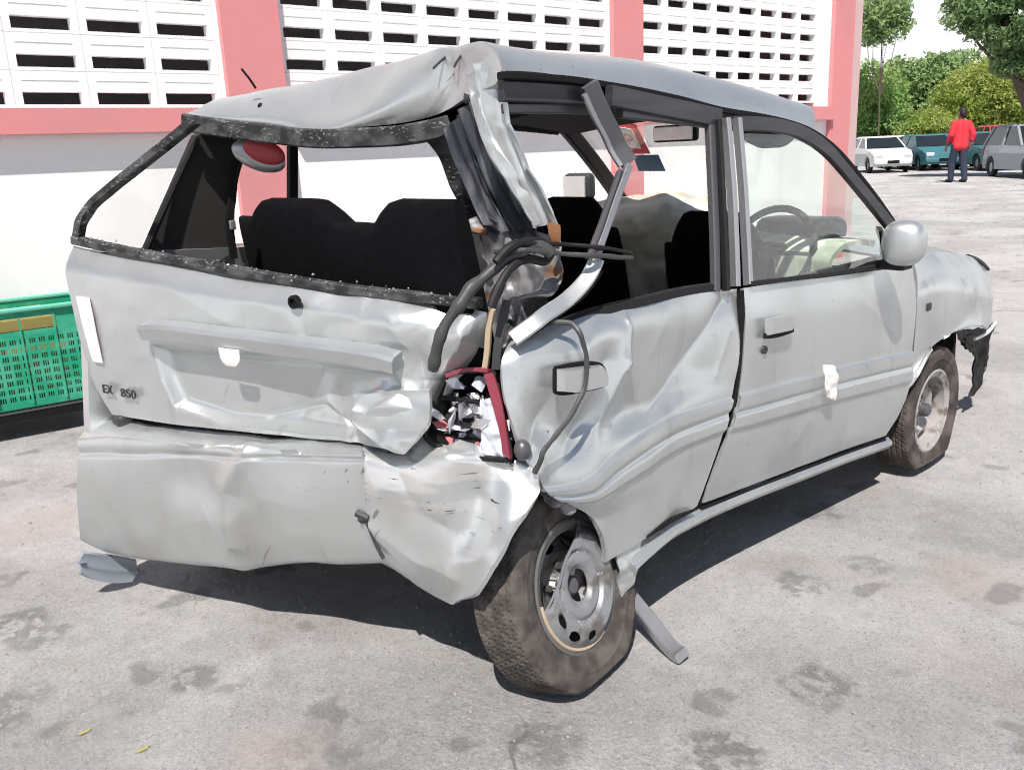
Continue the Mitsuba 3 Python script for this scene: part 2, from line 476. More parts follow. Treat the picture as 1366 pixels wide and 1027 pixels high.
# ventilation blocks: slot through the block, fine drip groove above it
BW, BH = 0.377, 0.192
fr = sbox(0, 0, BW - 0.002, BH - 0.002)
slot = sbox(0.040, 0.018, BW - 0.042, 0.083)
groove = sbox(0.045, 0.135, BW - 0.047, 0.143)
blk = cat(extr(fr.difference(slot), 0.045).apply_translation((0, 0, -0.06)), extr(fr.difference(slot).difference(groove), 0.015).apply_translation((0, 0, -0.015)))
blk.apply_transform([[1, 0, 0, 0], [0, 0, -1, 0], [0, 1, 0, 0], [0, 0, 0, 1]])   # face towards -y (local)
block = mikit.ply(blk, 'mat_white', smooth=False)
bays = [(-2.15, 0.955, .377, None, .025, 0.0), (1.33, 4.25, .363, .003, None, .02), (4.60, 7.47, .328, .003, None, .035)]
for a, b, mod, ma, mb, dz in bays:
    n = 8
    ma = b - a - n * mod - mb if ma is None else ma
    mb = b - a - n * mod - ma
    for e0, e1 in ((a, a + ma - .001), (b - mb + .001, b)):
        if e1 - e0 > .006:
            obj(B + '__surround', wall_box(e0, e1, 1.615, 4.2, -0.1, 0.004), 'mat_white', smooth=False)
    for r in range(13):
        for c in range(n):
            s, z = a + ma + c * mod, ZB0 + dz + r * BH
            o = WO + WX * s
            M = np.eye(4)
            M[:3, 0], M[:3, 1], M[:3, 3] = WX * mod / BW, -WN, (o[0], o[1], z)
            if r > 6:
                continue
            obj(B + '__vent_block', {**block, 'to_world': T(M.tolist())}, None)
    z0 = ZB0 + dz + 7 * BH
    obj(B + '__upper_panel', wall_box(a + ma, b - mb, z0, 4.2, -0.1, 0.0), 'mat_white', smooth=False)

# ------------------------------------------------------------------ the wrecked car
C = 'wrecked_car'
labels[C] = {'label': 'silver hatchback with crushed right rear corner, no rear window, parked on the asphalt', 'category': 'car'}
RN = (-0.93, -0.37, 0.0)      # the way the pushed-in rear faces
SN = (0.0, -1.0, 0.0)


def cobj(name, mesh, mat, label=None, smooth=35):
    k = obj(C + '__' + name, mesh, mat, smooth=smooth)
    if label: labels[k] = {'label': label}
    return k


# ---- tailgate
G, vk = grid([
    [(-0.414, 0.669, 1.072), (-0.355, 0.519, 1.048), (-0.301, 0.381, 1.032), (-0.199, 0.125, 1.003), (-0.108, -0.107, 0.976), (-0.024, -0.319, 0.958), (0.059, -0.505, 0.946), (0.109, -0.579, 0.933)],
    [(-0.450, 0.659, 0.990), (-0.378, 0.477, 0.980), (-0.325, 0.341, 0.964), (-0.224, 0.086, 0.943), (-0.133, -0.144, 0.924), (-0.050, -0.353, 0.908), (0.032, -0.536, 0.890), (0.106, -0.572, 0.865)],
    [(-0.451, 0.636, 0.856), (-0.394, 0.490, 0.853), (-0.338, 0.350, 0.846), (-0.236, 0.091, 0.835), (-0.144, -0.143, 0.826), (-0.060, -0.355, 0.819), (-0.001, -0.454, 0.808), (0.113, -0.540, 0.793)],
    [(-0.441, 0.611, 0.700), (-0.407, 0.523, 0.701), (-0.338, 0.350, 0.705), (-0.244, 0.112, 0.705), (-0.149, -0.129, 0.714), (-0.080, -0.304, 0.721), (-0.010, -0.456, 0.716), (0.079, -0.454, 0.705)],
    [(-0.416, 0.548, 0.585), (-0.387, 0.474, 0.584), (-0.336, 0.345, 0.582), (-0.251, 0.130, 0.588), (-0.155, -0.114, 0.595), (-0.090, -0.303, 0.609), (-0.070, -0.455, 0.616), (0.017, -0.424, 0.632)]], 200, 130)
N = normals(G, RN)
u, v = UV(G)
rec = [*[(-0.339, 0.351, 0.812), (-0.238, 0.096, 0.805), (-0.127, -0.184, 0.802), (-0.038, -0.409, 0.801), (-0.031, -0.429, 0.752), (-0.093, -0.272, 0.612), (-0.173, -0.068, 0.601), (-0.251, 0.128, 0.599), (-0.320, 0.303, 0.629), (-0.333, 0.337, 0.713)]]
recp = Polygon([(-p[1], p[2]) for p in rec])
import shapely
pts2 = shapely.points(-G[..., 1], G[..., 2])
dist = np.where(shapely.contains(recp, pts2), shapely.distance(recp.boundary, pts2), 0)
h = -0.034 * (1 - np.exp(-(dist / 0.016) ** 2))
h += creases(G, [([(-0.145, -0.140, 0.950), (-0.129, -0.180, 0.767), (-0.173, -0.069, 0.607)], .03, -.008), ([(-0.055, -0.367, 0.954), (-0.024, -0.446, 0.844), (-0.082, -0.299, 0.664)], .035, .014), ([(0.033, -0.540, 0.950), (0.000, -0.457, 0.841), (0.007, -0.474, 0.679)], .03, -.016),
                 ([(-0.081, -0.302, 0.702), (-0.016, -0.465, 0.710)], .022, .018), ([(-0.124, -0.193, 0.691), (-0.093, -0.271, 0.602)], .018, .012), ([(-0.200, -0.001, 0.630), (-0.133, -0.170, 0.679), (-0.084, -0.295, 0.625)], .015, -.010), ([(0.054, -0.567, 0.942), (0.036, -0.521, 0.790)], .02, .016),
                 ([(-0.322, 0.308, 0.992), (-0.233, 0.083, 0.886)], .05, .006), ([(-0.229, 0.074, 0.945), (-0.121, -0.200, 0.938), (-0.041, -0.401, 0.894)], .05, .007)])
h += dents(G, [([(-0.049, -0.382, 0.673)][0], .07, .016), ([(-0.228, 0.071, 0.964)][0], .12, -.008), ([(-0.098, -0.258, 0.886)][0], .08, -.010), ([(-0.177, -0.057, 0.697)][0], .08, -.008)])
wgt = 0.15 + 0.85 * np.clip((u - 0.55) / 0.35, 0, 1)
h += facets(G, 46, .030, 5) * np.clip((u - .5) / .35, 0.04, 1) + crumple(G, 7.0, 0.016, 3) * wgt + 0.004 * (meshkit.fbm(G * 9, 3, 4) - .5)
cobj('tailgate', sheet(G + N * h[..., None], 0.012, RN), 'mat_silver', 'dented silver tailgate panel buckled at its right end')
# garnish bar
cobj('tailgate__garnish', bar([(-0.358, 0.337, 0.853), (-0.333, 0.274, 0.859), (-0.248, 0.058, 0.852), (-0.157, -0.172, 0.843), (-0.075, -0.380, 0.833), (-0.052, -0.439, 0.823)], .058, .046, (-.80, -.32, .5), 40, 1.0), 'mat_silver')
G2, _ = grid([[(-0.090, -0.316, 0.730), (-0.056, -0.403, 0.749), (-0.015, -0.505, 0.762)], [(-0.110, -0.316, 0.696), (-0.070, -0.418, 0.700), (-0.028, -0.523, 0.711)], [(-0.139, -0.368, 0.680), (-0.102, -0.463, 0.675), (-0.064, -0.560, 0.695)], [(-0.129, -0.432, 0.651), (-0.108, -0.485, 0.651), (-0.085, -0.545, 0.669)], [(-0.110, -0.481, 0.630), (-0.101, -0.504, 0.628), (-0.095, -0.520, 0.637)]], 60, 60)
cobj('tailgate__torn_corner', sheet(G2 + normals(G2, RN) * (facets(G2, 16, .012, 71) + crumple(G2, 10, .01, 72))[..., None], .008, RN), 'mat_silver', 'folded lower tailgate corner torn outwards over the bumper')
cobj('tailgate__lock', lathe([(0, 0), (.017, 0), (.017, .012), (.010, .014), (.010, .006), (0, .006)], 24).apply_transform(trimesh.geometry.align_vectors([0, 0, 1], RN)).apply_translation([(-0.139, -0.141, 0.949)][0]), 'mat_black')
cobj('tailgate__tape', sheet(grid([[(-0.271, 0.054, 0.829), (-0.246, -0.011, 0.827)], [(-0.271, 0.048, 0.804), (-0.247, -0.012, 0.804)], [(-0.262, 0.038, 0.782), (-0.251, 0.009, 0.782)]], 8, 10)[0], .003, RN), 'mat_tape')
cobj('tailgate__tape', sheet(grid([[(-0.444, 0.618, 0.934), (-0.424, 0.567, 0.931)], [(-0.447, 0.592, 0.871), (-0.428, 0.544, 0.871)], [(-0.443, 0.582, 0.795), (-0.426, 0.540, 0.793)], [(-0.439, 0.574, 0.746), (-0.424, 0.538, 0.744)]], 8, 20)[0], .003, RN), 'mat_pink_tape')
for txt, px in (('EX', 0), ('850', 1)):
    tm = meshkit.text_mesh(txt, 0.024, 0.004, bold=True)
    xa = np.array([0.37, -0.93, -0.03]); xa /= np.linalg.norm(xa)
    za = np.array([-0.93, -0.37, 0.0]); ya = np.cross(za, xa)
    M = np.eye(4); M[:3, 0], M[:3, 1], M[:3, 2] = xa, ya, za
    M[:3, 3] = ([(-0.430, 0.551, 0.656)][0], [(-0.402, 0.481, 0.651)][0])[px]
    cobj('tailgate__badge', tm.apply_transform(M), 'mat_dark_plastic', smooth=False)
# ---- rear window surround
cobj('rear_window_seal', bar([(-0.408, 0.667, 1.089), (-0.297, 0.385, 1.048), (-0.196, 0.129, 1.018), (-0.104, -0.103, 0.990), (-0.020, -0.315, 0.971), (0.056, -0.510, 0.961), (0.085, -0.583, 0.956)], .024, .03, RN, 60), 'mat_grime', 'black rubber window seal with glass residue along tailgate top')
cobj('rear_window_seal', bar([(-0.181, 0.230, 1.397), (-0.222, 0.334, 1.345), (-0.269, 0.454, 1.287), (-0.320, 0.581, 1.224), (-0.356, 0.674, 1.170)] + [(-0.390, 0.658, 1.130), (-0.398, 0.678, 1.083)], .025, .03, RN, 50), 'mat_grime')
cr_ = []
for p in curve([(-0.399, 0.619, 1.099), (-0.301, 0.369, 1.059), (-0.200, 0.115, 1.030), (-0.109, -0.115, 1.001), (-0.026, -0.326, 0.982), (0.050, -0.519, 0.972)], 260):
    if rng.random() < .4:
        q = trimesh.creation.icosphere(0, rng.uniform(.0015, .0042)); q.vertices *= rng.uniform(.5, 1.4, (12, 1))
        cr_.append(q.apply_translation(p + rng.normal(size=3) * (.006, .006, .005)))
labels[cobj('rear_window_seal__glass_crumbs', cat(*cr_), 'mat_frame', smooth=False)] = {'kind': 'stuff', 'label': 'crumbs of broken window glass stuck along the seal'}
cobj('rear_window_header', bar([(-0.088, 0.550, 1.407), (0.033, 0.300, 1.363), (0.098, 0.000, 1.335), (0.164, -0.150, 1.333), (0.193, -0.290, 1.341), (0.229, -0.320, 1.350)], .050, .03, RN, 50), 'mat_grime', 'dirty black header above the missing rear window')
cobj('rear_window_seal', bar([(0.201, -0.300, 1.330), (0.239, -0.300, 1.284), (0.269, -0.300, 1.210), (0.325, -0.300, 1.131), (0.403, -0.300, 1.056)], .055, .03, RN, 40), 'mat_grime')
# ---- roof
G, vk = grid([
    [(-0.080, 0.550, 1.431), (0.036, 0.300, 1.387), (0.101, 0.000, 1.360), (0.167, -0.150, 1.363), (0.223, -0.300, 1.383), (0.212, -0.430, 1.422)],
    [(-0.051, 0.540, 1.443), (0.040, 0.300, 1.419), (0.117, 0.020, 1.406), (0.159, -0.170, 1.418), (0.213, -0.320, 1.448), (0.217, -0.450, 1.473), (0.194, -0.540, 1.429)],
    [(0.033, 0.520, 1.475), (0.155, 0.150, 1.497), (0.238, -0.200, 1.522), (0.226, -0.370, 1.528), (0.230, -0.450, 1.532), (0.223, -0.500, 1.513), (0.198, -0.560, 1.456)],
    [(.35, .56, 1.46), (.36, .2, 1.52), (.42, -.1, 1.535), (.42, -.3, 1.53)] + [(0.368, -0.450, 1.518), (0.301, -0.560, 1.455)],
    [(.8, .56, 1.45), (.8, .2, 1.53), (.8, -.1, 1.54), (.8, -.3, 1.53)] + [(0.684, -0.450, 1.508), (0.563, -0.565, 1.433)],
    [(1.2, .55, 1.42), (1.2, .2, 1.47), (1.2, -.1, 1.475), (1.2, -.3, 1.465)] + [(1.196, -0.450, 1.457), (1.013, -0.565, 1.375)],
    [(1.45, .52, 1.36), (1.52, .2, 1.40), (1.52, -.1, 1.40), (1.5, -.3, 1.395)] + [(1.600, -0.450, 1.394), (1.498, -0.550, 1.314)]], 120, 120)
N = normals(G, (0, 0, 1))
h = crumple(G, 4.0, 0.012, 11) * np.exp(-((G[..., 0] - .2) / .35) ** 2) + creases(G, [([(0.257, -0.300, 1.523), (0.159, -0.300, 1.418)], .03, .010), ([(0.268, -0.350, 1.518), (0.214, -0.350, 1.457)], .012, -.018), ([(0.290, -0.250, 1.521), (0.244, -0.250, 1.479)], .010, -.012)])
cobj('roof', sheet(G + N * h[..., None], 0.015, (0, 0, 1)), 'mat_silver', 'pale silver roof kinked upwards above the crushed corner')
for p in ([(0.247, -0.330, 1.519), (0.205, -0.330, 1.494), (0.182, -0.330, 1.477)], [(0.260, -0.390, 1.527), (0.227, -0.390, 1.506), (0.198, -0.390, 1.475)]):
    cobj('roof__crease_crack', tube(np.array(p) + (0, 0, .004), .003, 6, 12), 'mat_dark_plastic')
cobj('roof__antenna', cat(tube([(0.038, 0.320, 1.485), (0.023, 0.320, 1.509), (0.002, 0.320, 1.536)], .0035, 6), trimesh.creation.icosphere(2, .010).apply_translation([(0.048, 0.320, 1.437)][0])), 'mat_black')
# right-hand corner pillar, ripped open
G, vk = grid([[(0.178, -0.460, 1.455), (0.218, -0.460, 1.475), (0.221, -0.500, 1.481), (0.204, -0.550, 1.451)], [(0.183, -0.470, 1.389), (0.217, -0.470, 1.403), (0.213, -0.520, 1.402), (0.208, -0.560, 1.367)], [(0.192, -0.500, 1.297), (0.228, -0.500, 1.301), (0.222, -0.550, 1.303), (0.227, -0.580, 1.289)], [(0.216, -0.540, 1.212), (0.249, -0.540, 1.214), (0.250, -0.580, 1.210), (0.250, -0.610, 1.202)],
              [(0.255, -0.570, 1.123), (0.283, -0.570, 1.117), (0.284, -0.610, 1.115), (0.291, -0.630, 1.115)]], 30, 60)
N = normals(G, (-.7, -.7, 0))
u, v = UV(G)
h = .016 * np.exp(-((u - .35) / .25) ** 2) - .016 * np.exp(-((u - .72) / .06) ** 2) + facets(G, 26, .014, 43) + crumple(G, 12, .006, 21)
cobj('corner_pillar', sheet(G + N * h[..., None], .006, (-.7, -.7, 0)), 'mat_silver', 'bent silver strip of the right rear roof pillar')
cobj('corner_pillar__rust_patch', sheet(grid([[(0.230, -0.660, 1.127), (0.267, -0.660, 1.118)], [(0.229, -0.665, 1.101), (0.263, -0.665, 1.088)], [(0.240, -0.660, 1.077), (0.258, -0.660, 1.068)]], 8, 10)[0], .004, (-.7, -.7, 0)), 'mat_rust')
G, vk = grid([[(0.161, -0.380, 1.341), (0.212, -0.380, 1.375), (0.212, -0.440, 1.400)], [(0.175, -0.400, 1.266), (0.231, -0.400, 1.282), (0.226, -0.480, 1.288)], [(0.196, -0.430, 1.178), (0.258, -0.430, 1.174), (0.251, -0.520, 1.193)], [(0.206, -0.460, 1.116), (0.288, -0.460, 1.092), (0.278, -0.570, 1.114)]], 40, 60)
N = normals(G, RN)
u, v = UV(G)
h = -.012 * np.exp(-((u - .5) / .08) ** 2) + .008 * np.sin(u * 21) + crumple(G, 9, .012, 25)
cobj('pillar_inner_panel', sheet(G + N * h[..., None], .006, RN), 'mat_inner', 'exposed dark inner skin of the torn roof pillar')
G, vk = grid([[(0.163, -0.420, 1.119), (0.252, -0.420, 1.139), (0.303, -0.500, 1.110), (0.311, -0.600, 1.081)], [(0.208, -0.440, 1.062), (0.279, -0.440, 1.064), (0.294, -0.520, 1.048), (0.305, -0.620, 1.044)], [(0.188, -0.480, 0.976), (0.263, -0.480, 0.958), (0.260, -0.580, 0.984), (0.284, -0.640, 0.992)], [(0.160, -0.520, 0.903), (0.225, -0.520, 0.884), (0.206, -0.610, 0.906), (0.210, -0.650, 0.940)],
              [(0.132, -0.540, 0.793), (0.164, -0.540, 0.779), (0.122, -0.630, 0.826), (0.120, -0.660, 0.865)]], 60, 70)
N = normals(G, (-.7, -.7, 0))
h = facets(G, 60, .035, 51) + crumple(G, 16, .03, 31)
cobj('crumpled_quarter_panel', sheet(G + N * h[..., None], .005, (-.7, -.7, 0)), 'mat_bare', 'crumpled bare metal where the right rear quarter was')
G, vk = grid([[(0.072, -0.485, 0.913), (0.096, -0.546, 0.932)], [(0.079, -0.505, 0.869), (0.108, -0.577, 0.891)], [(0.100, -0.531, 0.816), (0.114, -0.568, 0.801)]], 20, 24)
cobj('crumpled_quarter_panel__torn_flap', sheet(G + normals(G, RN) * crumple(G, 14, .02, 35)[..., None], .005, RN), 'mat_silver')
cobj('crumpled_quarter_panel__flange', bar([(0.100, -0.609, 0.944), (0.096, -0.597, 0.896), (0.093, -0.591, 0.843), (0.090, -0.583, 0.804)], .014, .010, RN, 16), 'mat_tan_seal')
cobj('crumpled_quarter_panel__flange', bar([(0.125, -0.630, 0.963), (0.109, -0.630, 0.915), (0.093, -0.630, 0.863), (0.085, -0.630, 0.812)], .020, .012, (-.7, -.7, 0), 16), 'mat_dark_plastic')
# ---- rear bumper
G, vk = grid([
    [(-0.457, 0.726, 0.513), (-0.406, 0.597, 0.556), (-0.290, 0.304, 0.562), (-0.186, 0.041, 0.576), (-0.065, -0.267, 0.598)],
    [(-0.503, 0.610, 0.518), (-0.447, 0.469, 0.542), (-0.336, 0.188, 0.555), (-0.237, -0.064, 0.575), (-0.119, -0.363, 0.607)],
    [(-0.513, 0.605, 0.477), (-0.456, 0.462, 0.496), (-0.344, 0.178, 0.526), (-0.244, -0.075, 0.556), (-0.127, -0.373, 0.592)],
    [(-0.525, 0.619, 0.392), (-0.466, 0.471, 0.414), (-0.353, 0.184, 0.446), (-0.252, -0.071, 0.479), (-0.131, -0.376, 0.522)],
    [(-0.532, 0.649, 0.265), (-0.476, 0.506, 0.278), (-0.360, 0.213, 0.314), (-0.257, -0.049, 0.355), (-0.128, -0.375, 0.414)],
    [(-0.527, 0.689, 0.187), (-0.476, 0.559, 0.169), (-0.392, 0.347, 0.182), (-0.314, 0.150, 0.208), (-0.202, -0.134, 0.275), (-0.103, -0.384, 0.329)],
    [(-0.500, 0.759, 0.150), (-0.455, 0.647, 0.125), (-0.369, 0.427, 0.142), (-0.288, 0.223, 0.169), (-0.172, -0.070, 0.238), (-0.070, -0.328, 0.295)]], 160, 100)
N = normals(G, RN)
u, v = UV(G)
h = -.006 * np.exp(-((v - vk[2]) / .012) ** 2)
h += creases(G, [([(-0.251, -0.023, 0.555), (-0.286, 0.067, 0.448), (-0.283, 0.057, 0.298)], .022, .042), ([(-0.338, 0.198, 0.515), (-0.303, 0.109, 0.420)], .05, -.014), ([(-0.245, -0.037, 0.485), (-0.276, 0.042, 0.366)], .016, .006)])
h += dents(G, [([(-0.348, 0.223, 0.446)][0], .09, -.026), ([(-0.192, -0.173, 0.545)][0], .07, -.008), ([(-0.162, -0.247, 0.416)][0], .12, .008)]) + crumple(G, 4.0, .008, 41) + facets(G, 36, .024, 27) * np.exp(-((u - .58) / .22) ** 2)
h += np.where(v < vk[2], .012 * (meshkit.noise(G * np.array([14, 14, 5.]), 6) - .5), 0)
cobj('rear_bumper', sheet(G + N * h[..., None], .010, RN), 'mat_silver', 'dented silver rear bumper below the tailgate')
G, vk = grid([
    [(-0.063, -0.271, 0.599), (-0.052, -0.375, 0.592), (-0.027, -0.437, 0.604), (0.016, -0.446, 0.629), (0.049, -0.600, 0.615), (0.116, -0.710, 0.591)],
    [(-0.112, -0.349, 0.587), (-0.086, -0.427, 0.583), (-0.055, -0.506, 0.598), (-0.021, -0.579, 0.614), (0.056, -0.630, 0.591), (0.104, -0.735, 0.583)],
    [(-0.126, -0.360, 0.516), (-0.093, -0.461, 0.525), (-0.044, -0.573, 0.541), (0.036, -0.610, 0.533), (0.059, -0.690, 0.548), (0.105, -0.740, 0.552)],
    [(-0.127, -0.356, 0.434), (-0.099, -0.458, 0.436), (-0.046, -0.566, 0.447), (0.011, -0.620, 0.447), (0.013, -0.700, 0.478), (0.058, -0.750, 0.508)],
    [(-0.115, -0.373, 0.368), (-0.089, -0.463, 0.351), (-0.044, -0.553, 0.346), (-0.028, -0.620, 0.370), (-0.028, -0.700, 0.410), (-0.003, -0.750, 0.453)],
    [(-0.087, -0.362, 0.310), (-0.063, -0.449, 0.291), (-0.023, -0.499, 0.250), (-0.009, -0.540, 0.240), (-0.024, -0.600, 0.269), (-0.051, -0.690, 0.329)]], 120, 100)
N = normals(G, RN)
u, v = UV(G)
h = creases(G, [([(-0.088, -0.460, 0.570), (-0.068, -0.511, 0.484), (-0.011, -0.657, 0.408)], .03, -.008), ([(-0.117, -0.386, 0.424), (-0.072, -0.502, 0.358), (-0.034, -0.597, 0.330)], .03, .010), ([(-0.028, -0.587, 0.603), (-0.001, -0.656, 0.542)], .03, .006)]) + facets(G, 22, .012, 33) + crumple(G, 5.0, .006, 51) * np.clip(1.3 - v, 0.3, 1)
h += .003 * (meshkit.fbm(G * np.array([10, 10, 60.]), 3, 8) - .5) * np.clip(1 - v * 2.2, 0, 1)
cobj('bumper_corner', sheet(G + N * (h + .008)[..., None], .010, RN), 'mat_corner', 'scraped right rear bumper corner with white scuffs and black scratches')
cobj('rear_inner_panel', sheet(grid([[(-0.403, 0.742, 0.575), (-0.205, 0.240, 0.582), (-0.030, -0.203, 0.602), (0.039, -0.376, 0.622)], [(-0.409, 0.807, 0.413), (-0.203, 0.285, 0.447), (-0.022, -0.173, 0.500), (0.049, -0.351, 0.525)]], 20, 6)[0], .01, RN), 'mat_dark_plastic')
cobj('rear_bumper__crack', tube([(-0.143, -0.358, 0.455), (-0.135, -0.381, 0.432), (-0.128, -0.397, 0.388), (-0.120, -0.418, 0.347)], .005, 6, 16), 'mat_dark_plastic')
cobj('rear_bumper__clip', cat(tube([(-0.145, -0.354, 0.455), (-0.132, -0.386, 0.445)], .010, 8), trimesh.creation.icosphere(1, .012).apply_translation([(-0.139, -0.369, 0.442)][0])), 'mat_dark_plastic')
cobj('tailgate__latch', rbox((.05, .07, .05), .012).apply_translation([(-0.392, 0.536, 0.561)][0]), 'mat_dark_plastic')
G, vk = grid([[(-0.542, 0.620, 0.159), (-0.464, 0.620, 0.122), (-0.397, 0.620, 0.083)], [(-0.560, 0.640, 0.129), (-0.486, 0.640, 0.082), (-0.394, 0.640, 0.044)], [(-0.560, 0.620, 0.100), (-0.498, 0.620, 0.047), (-0.420, 0.620, 0.019)]], 20, 20)
cobj('bumper_fragment', sheet(G + normals(G, RN) * (.02 * np.sin(UV(G)[1] * 3.1))[..., None], .012, RN), 'mat_debris_blue', 'torn blue-grey plastic flap hanging under the left bumper end')
# ---- broken tail lamp
hb = np.array([(0.047, -0.500, 0.790), (0.110, -0.580, 0.794), (0.085, -0.640, 0.721), (0.067, -0.685, 0.616), (0.033, -0.620, 0.613), (-0.029, -0.500, 0.652), (0.012, -0.480, 0.716)])
cen = hb.mean(0)
inn = np.array([0.06, 0.05, 0.0])
rows = [hb, hb * .93 + (cen) * .07 + inn * .6, (hb * .75 + cen * .25) + inn]
V = np.vstack(rows + [(cen + inn * 1.1)[None]])
n = len(hb)
F = [[r * n + i, r * n + (i + 1) % n, (r + 1) * n + (i + 1) % n] for r in range(2) for i in range(n)] + [[r * n + i, (r + 1) * n + (i + 1) % n, (r + 1) * n + i] for r in range(2) for i in range(n)] + [[2 * n + i, 2 * n + (i + 1) % n, 3 * n] for i in range(n)]
cobj('tail_lamp', trimesh.Trimesh(V, F, process=False).subdivide().subdivide(), 'mat_black', 'smashed right tail lamp with red lens remains', smooth=False)
cobj('tail_lamp__rim', bar(np.vstack([hb, hb[:1]]), .012, .012, (-.7, -.7, 0), 60), 'mat_rubber')
cobj('tail_lamp__lens', sheet(grid([[(0.064, -0.610, 0.801), (0.074, -0.630, 0.806)], [(0.057, -0.645, 0.737), (0.067, -0.665, 0.742)], [(0.054, -0.672, 0.664), (0.058, -0.690, 0.659)], [(0.050, -0.680, 0.632), (0.054, -0.700, 0.623)]], 10, 20)[0], .006, (-.7, -.7, 0)), 'mat_red_lens')
cobj('tail_lamp__lens', bar([(0.034, -0.505, 0.785), (0.076, -0.540, 0.798), (0.088, -0.600, 0.802)], .011, .010, (-.7, -.7, .2), 12), 'mat_red_lens')
lamp = [*[(0.052, -0.530, 0.753), (0.090, -0.560, 0.754), (0.093, -0.580, 0.699), (0.085, -0.600, 0.650), (0.050, -0.600, 0.631), (0.021, -0.530, 0.696), (0.052, -0.530, 0.661), (0.073, -0.550, 0.706), (0.067, -0.530, 0.722), (0.083, -0.585, 0.675), (0.059, -0.580, 0.661), (0.038, -0.530, 0.628), (0.007, -0.530, 0.654), (0.078, -0.620, 0.629)]]
for i, p in enumerate(lamp * 2):
    a = rng.normal(size=3); a /= np.linalg.norm(a)
    q = hull(np.array([[0, 0, 0], [.045, .008, 0], [.03, .035, .004], [.0, .03, .004], [.02, .015, .012]]) * rng.uniform(.6, 1.25))
    q.apply_transform(trimesh.transformations.rotation_matrix(rng.uniform(0, 6.3), a)).apply_translation(np.array(p) + rng.uniform(-.012, .012, 3))
    cobj('tail_lamp__shard', q, ('mat_clear_shard', 'mat_chrome', 'mat_clear_shard')[i % 3], smooth=False)
for p in [(0.002, -0.500, 0.667), (0.040, -0.500, 0.643), (0.049, -0.550, 0.626), (0.065, -0.580, 0.610), (0.002, -0.520, 0.634), (0.026, -0.550, 0.613)]:
    q = hull(np.array([[0, 0, 0], [.05, -.02, -.01], [.03, .006, .012], [.0, .02, .012], [.02, -.03, .0]]) * rng.uniform(.7, 1.3))
    q.apply_transform(trimesh.transformations.rotation_matrix(rng.uniform(0, 1.5), rng.normal(size=3))).apply_translation(np.array(p))
    cobj('tail_lamp__shard', q, 'mat_pink_shard', smooth=False)
G, vk = grid([[(0.055, -0.510, 0.770), (0.092, -0.560, 0.778)], [(0.045, -0.500, 0.712), (0.082, -0.590, 0.721)], [(0.026, -0.490, 0.655), (0.069, -0.620, 0.658)]], 40, 40)
cobj('tail_lamp__reflector', sheet(G + np.array([.03, .03, 0]) + normals(G, RN) * crumple(G, 22, .06, 7)[..., None], .003, RN), 'mat_chrome')
G, vk = grid([[(0.077, -0.575, 0.729), (0.084, -0.610, 0.742)], [(0.057, -0.600, 0.666), (0.074, -0.650, 0.681)], [(0.044, -0.605, 0.603), (0.063, -0.690, 0.619)]], 24, 30)
cobj('tail_lamp__clear_lens', sheet(G + normals(G, RN) * crumple(G, 30, .02, 8)[..., None], .003, (-.7, -.7, 0)), 'mat_clear_shard')
for a, b in (([(0.018, -0.510, 0.738)][0], [(0.088, -0.560, 0.721)][0]), ([(0.012, -0.530, 0.689)][0], [(0.085, -0.600, 0.659)][0])):
    cobj('tail_lamp__divider', tube([a, b], .006, 6), 'mat_black')


# ---- right side panels
def moulding(v, v0, v1, hgt):
    """The pressed moulding between two rows of a door skin."""
    a = np.clip((v - v0) / .012, 0, 1) * np.clip((v1 - v) / .02, 0, 1)
    g = np.exp(-((v - (v0 * .52 + v1 * .48)) / .012) ** 2)
    return hgt * a - .007 * g


G, vk = grid([
    [(0.124, -0.640, 0.865), (0.194, -0.660, 0.888), (0.305, -0.670, 0.900), (0.494, -0.660, 0.908), (0.694, -0.670, 0.904), (0.925, -0.680, 0.889)],
    [(0.070, -0.665, 0.824), (0.152, -0.690, 0.833), (0.270, -0.715, 0.829), (0.446, -0.695, 0.833), (0.670, -0.690, 0.815), (0.912, -0.700, 0.781)],
    [(0.062, -0.680, 0.760), (0.140, -0.700, 0.764), (0.262, -0.720, 0.751), (0.456, -0.685, 0.735), (0.677, -0.685, 0.712), (0.894, -0.710, 0.683)],
    [(0.078, -0.700, 0.656), (0.147, -0.700, 0.657), (0.267, -0.700, 0.646), (0.447, -0.680, 0.648), (0.640, -0.690, 0.658), (0.879, -0.710, 0.638)],
    [(0.128, -0.720, 0.547), (0.241, -0.735, 0.528), (0.355, -0.725, 0.558), (0.491, -0.715, 0.580), (0.647, -0.710, 0.597), (0.863, -0.712, 0.594)],
    [(0.197, -0.720, 0.490), (0.303, -0.735, 0.463), (0.422, -0.725, 0.470), (0.550, -0.715, 0.486), (0.680, -0.710, 0.494), (0.825, -0.712, 0.498)],
    [(0.306, -0.720, 0.394), (0.396, -0.710, 0.383), (0.496, -0.710, 0.398), (0.587, -0.710, 0.409), (0.695, -0.700, 0.406), (0.789, -0.700, 0.398)],
    [(0.352, -0.700, 0.267), (0.419, -0.700, 0.269), (0.492, -0.700, 0.278), (0.568, -0.700, 0.289), (0.660, -0.690, 0.290), (0.743, -0.690, 0.300)]], 170, 170)
N = normals(G, SN)
u, v = UV(G)
h = moulding(v, vk[4], vk[5], .010)
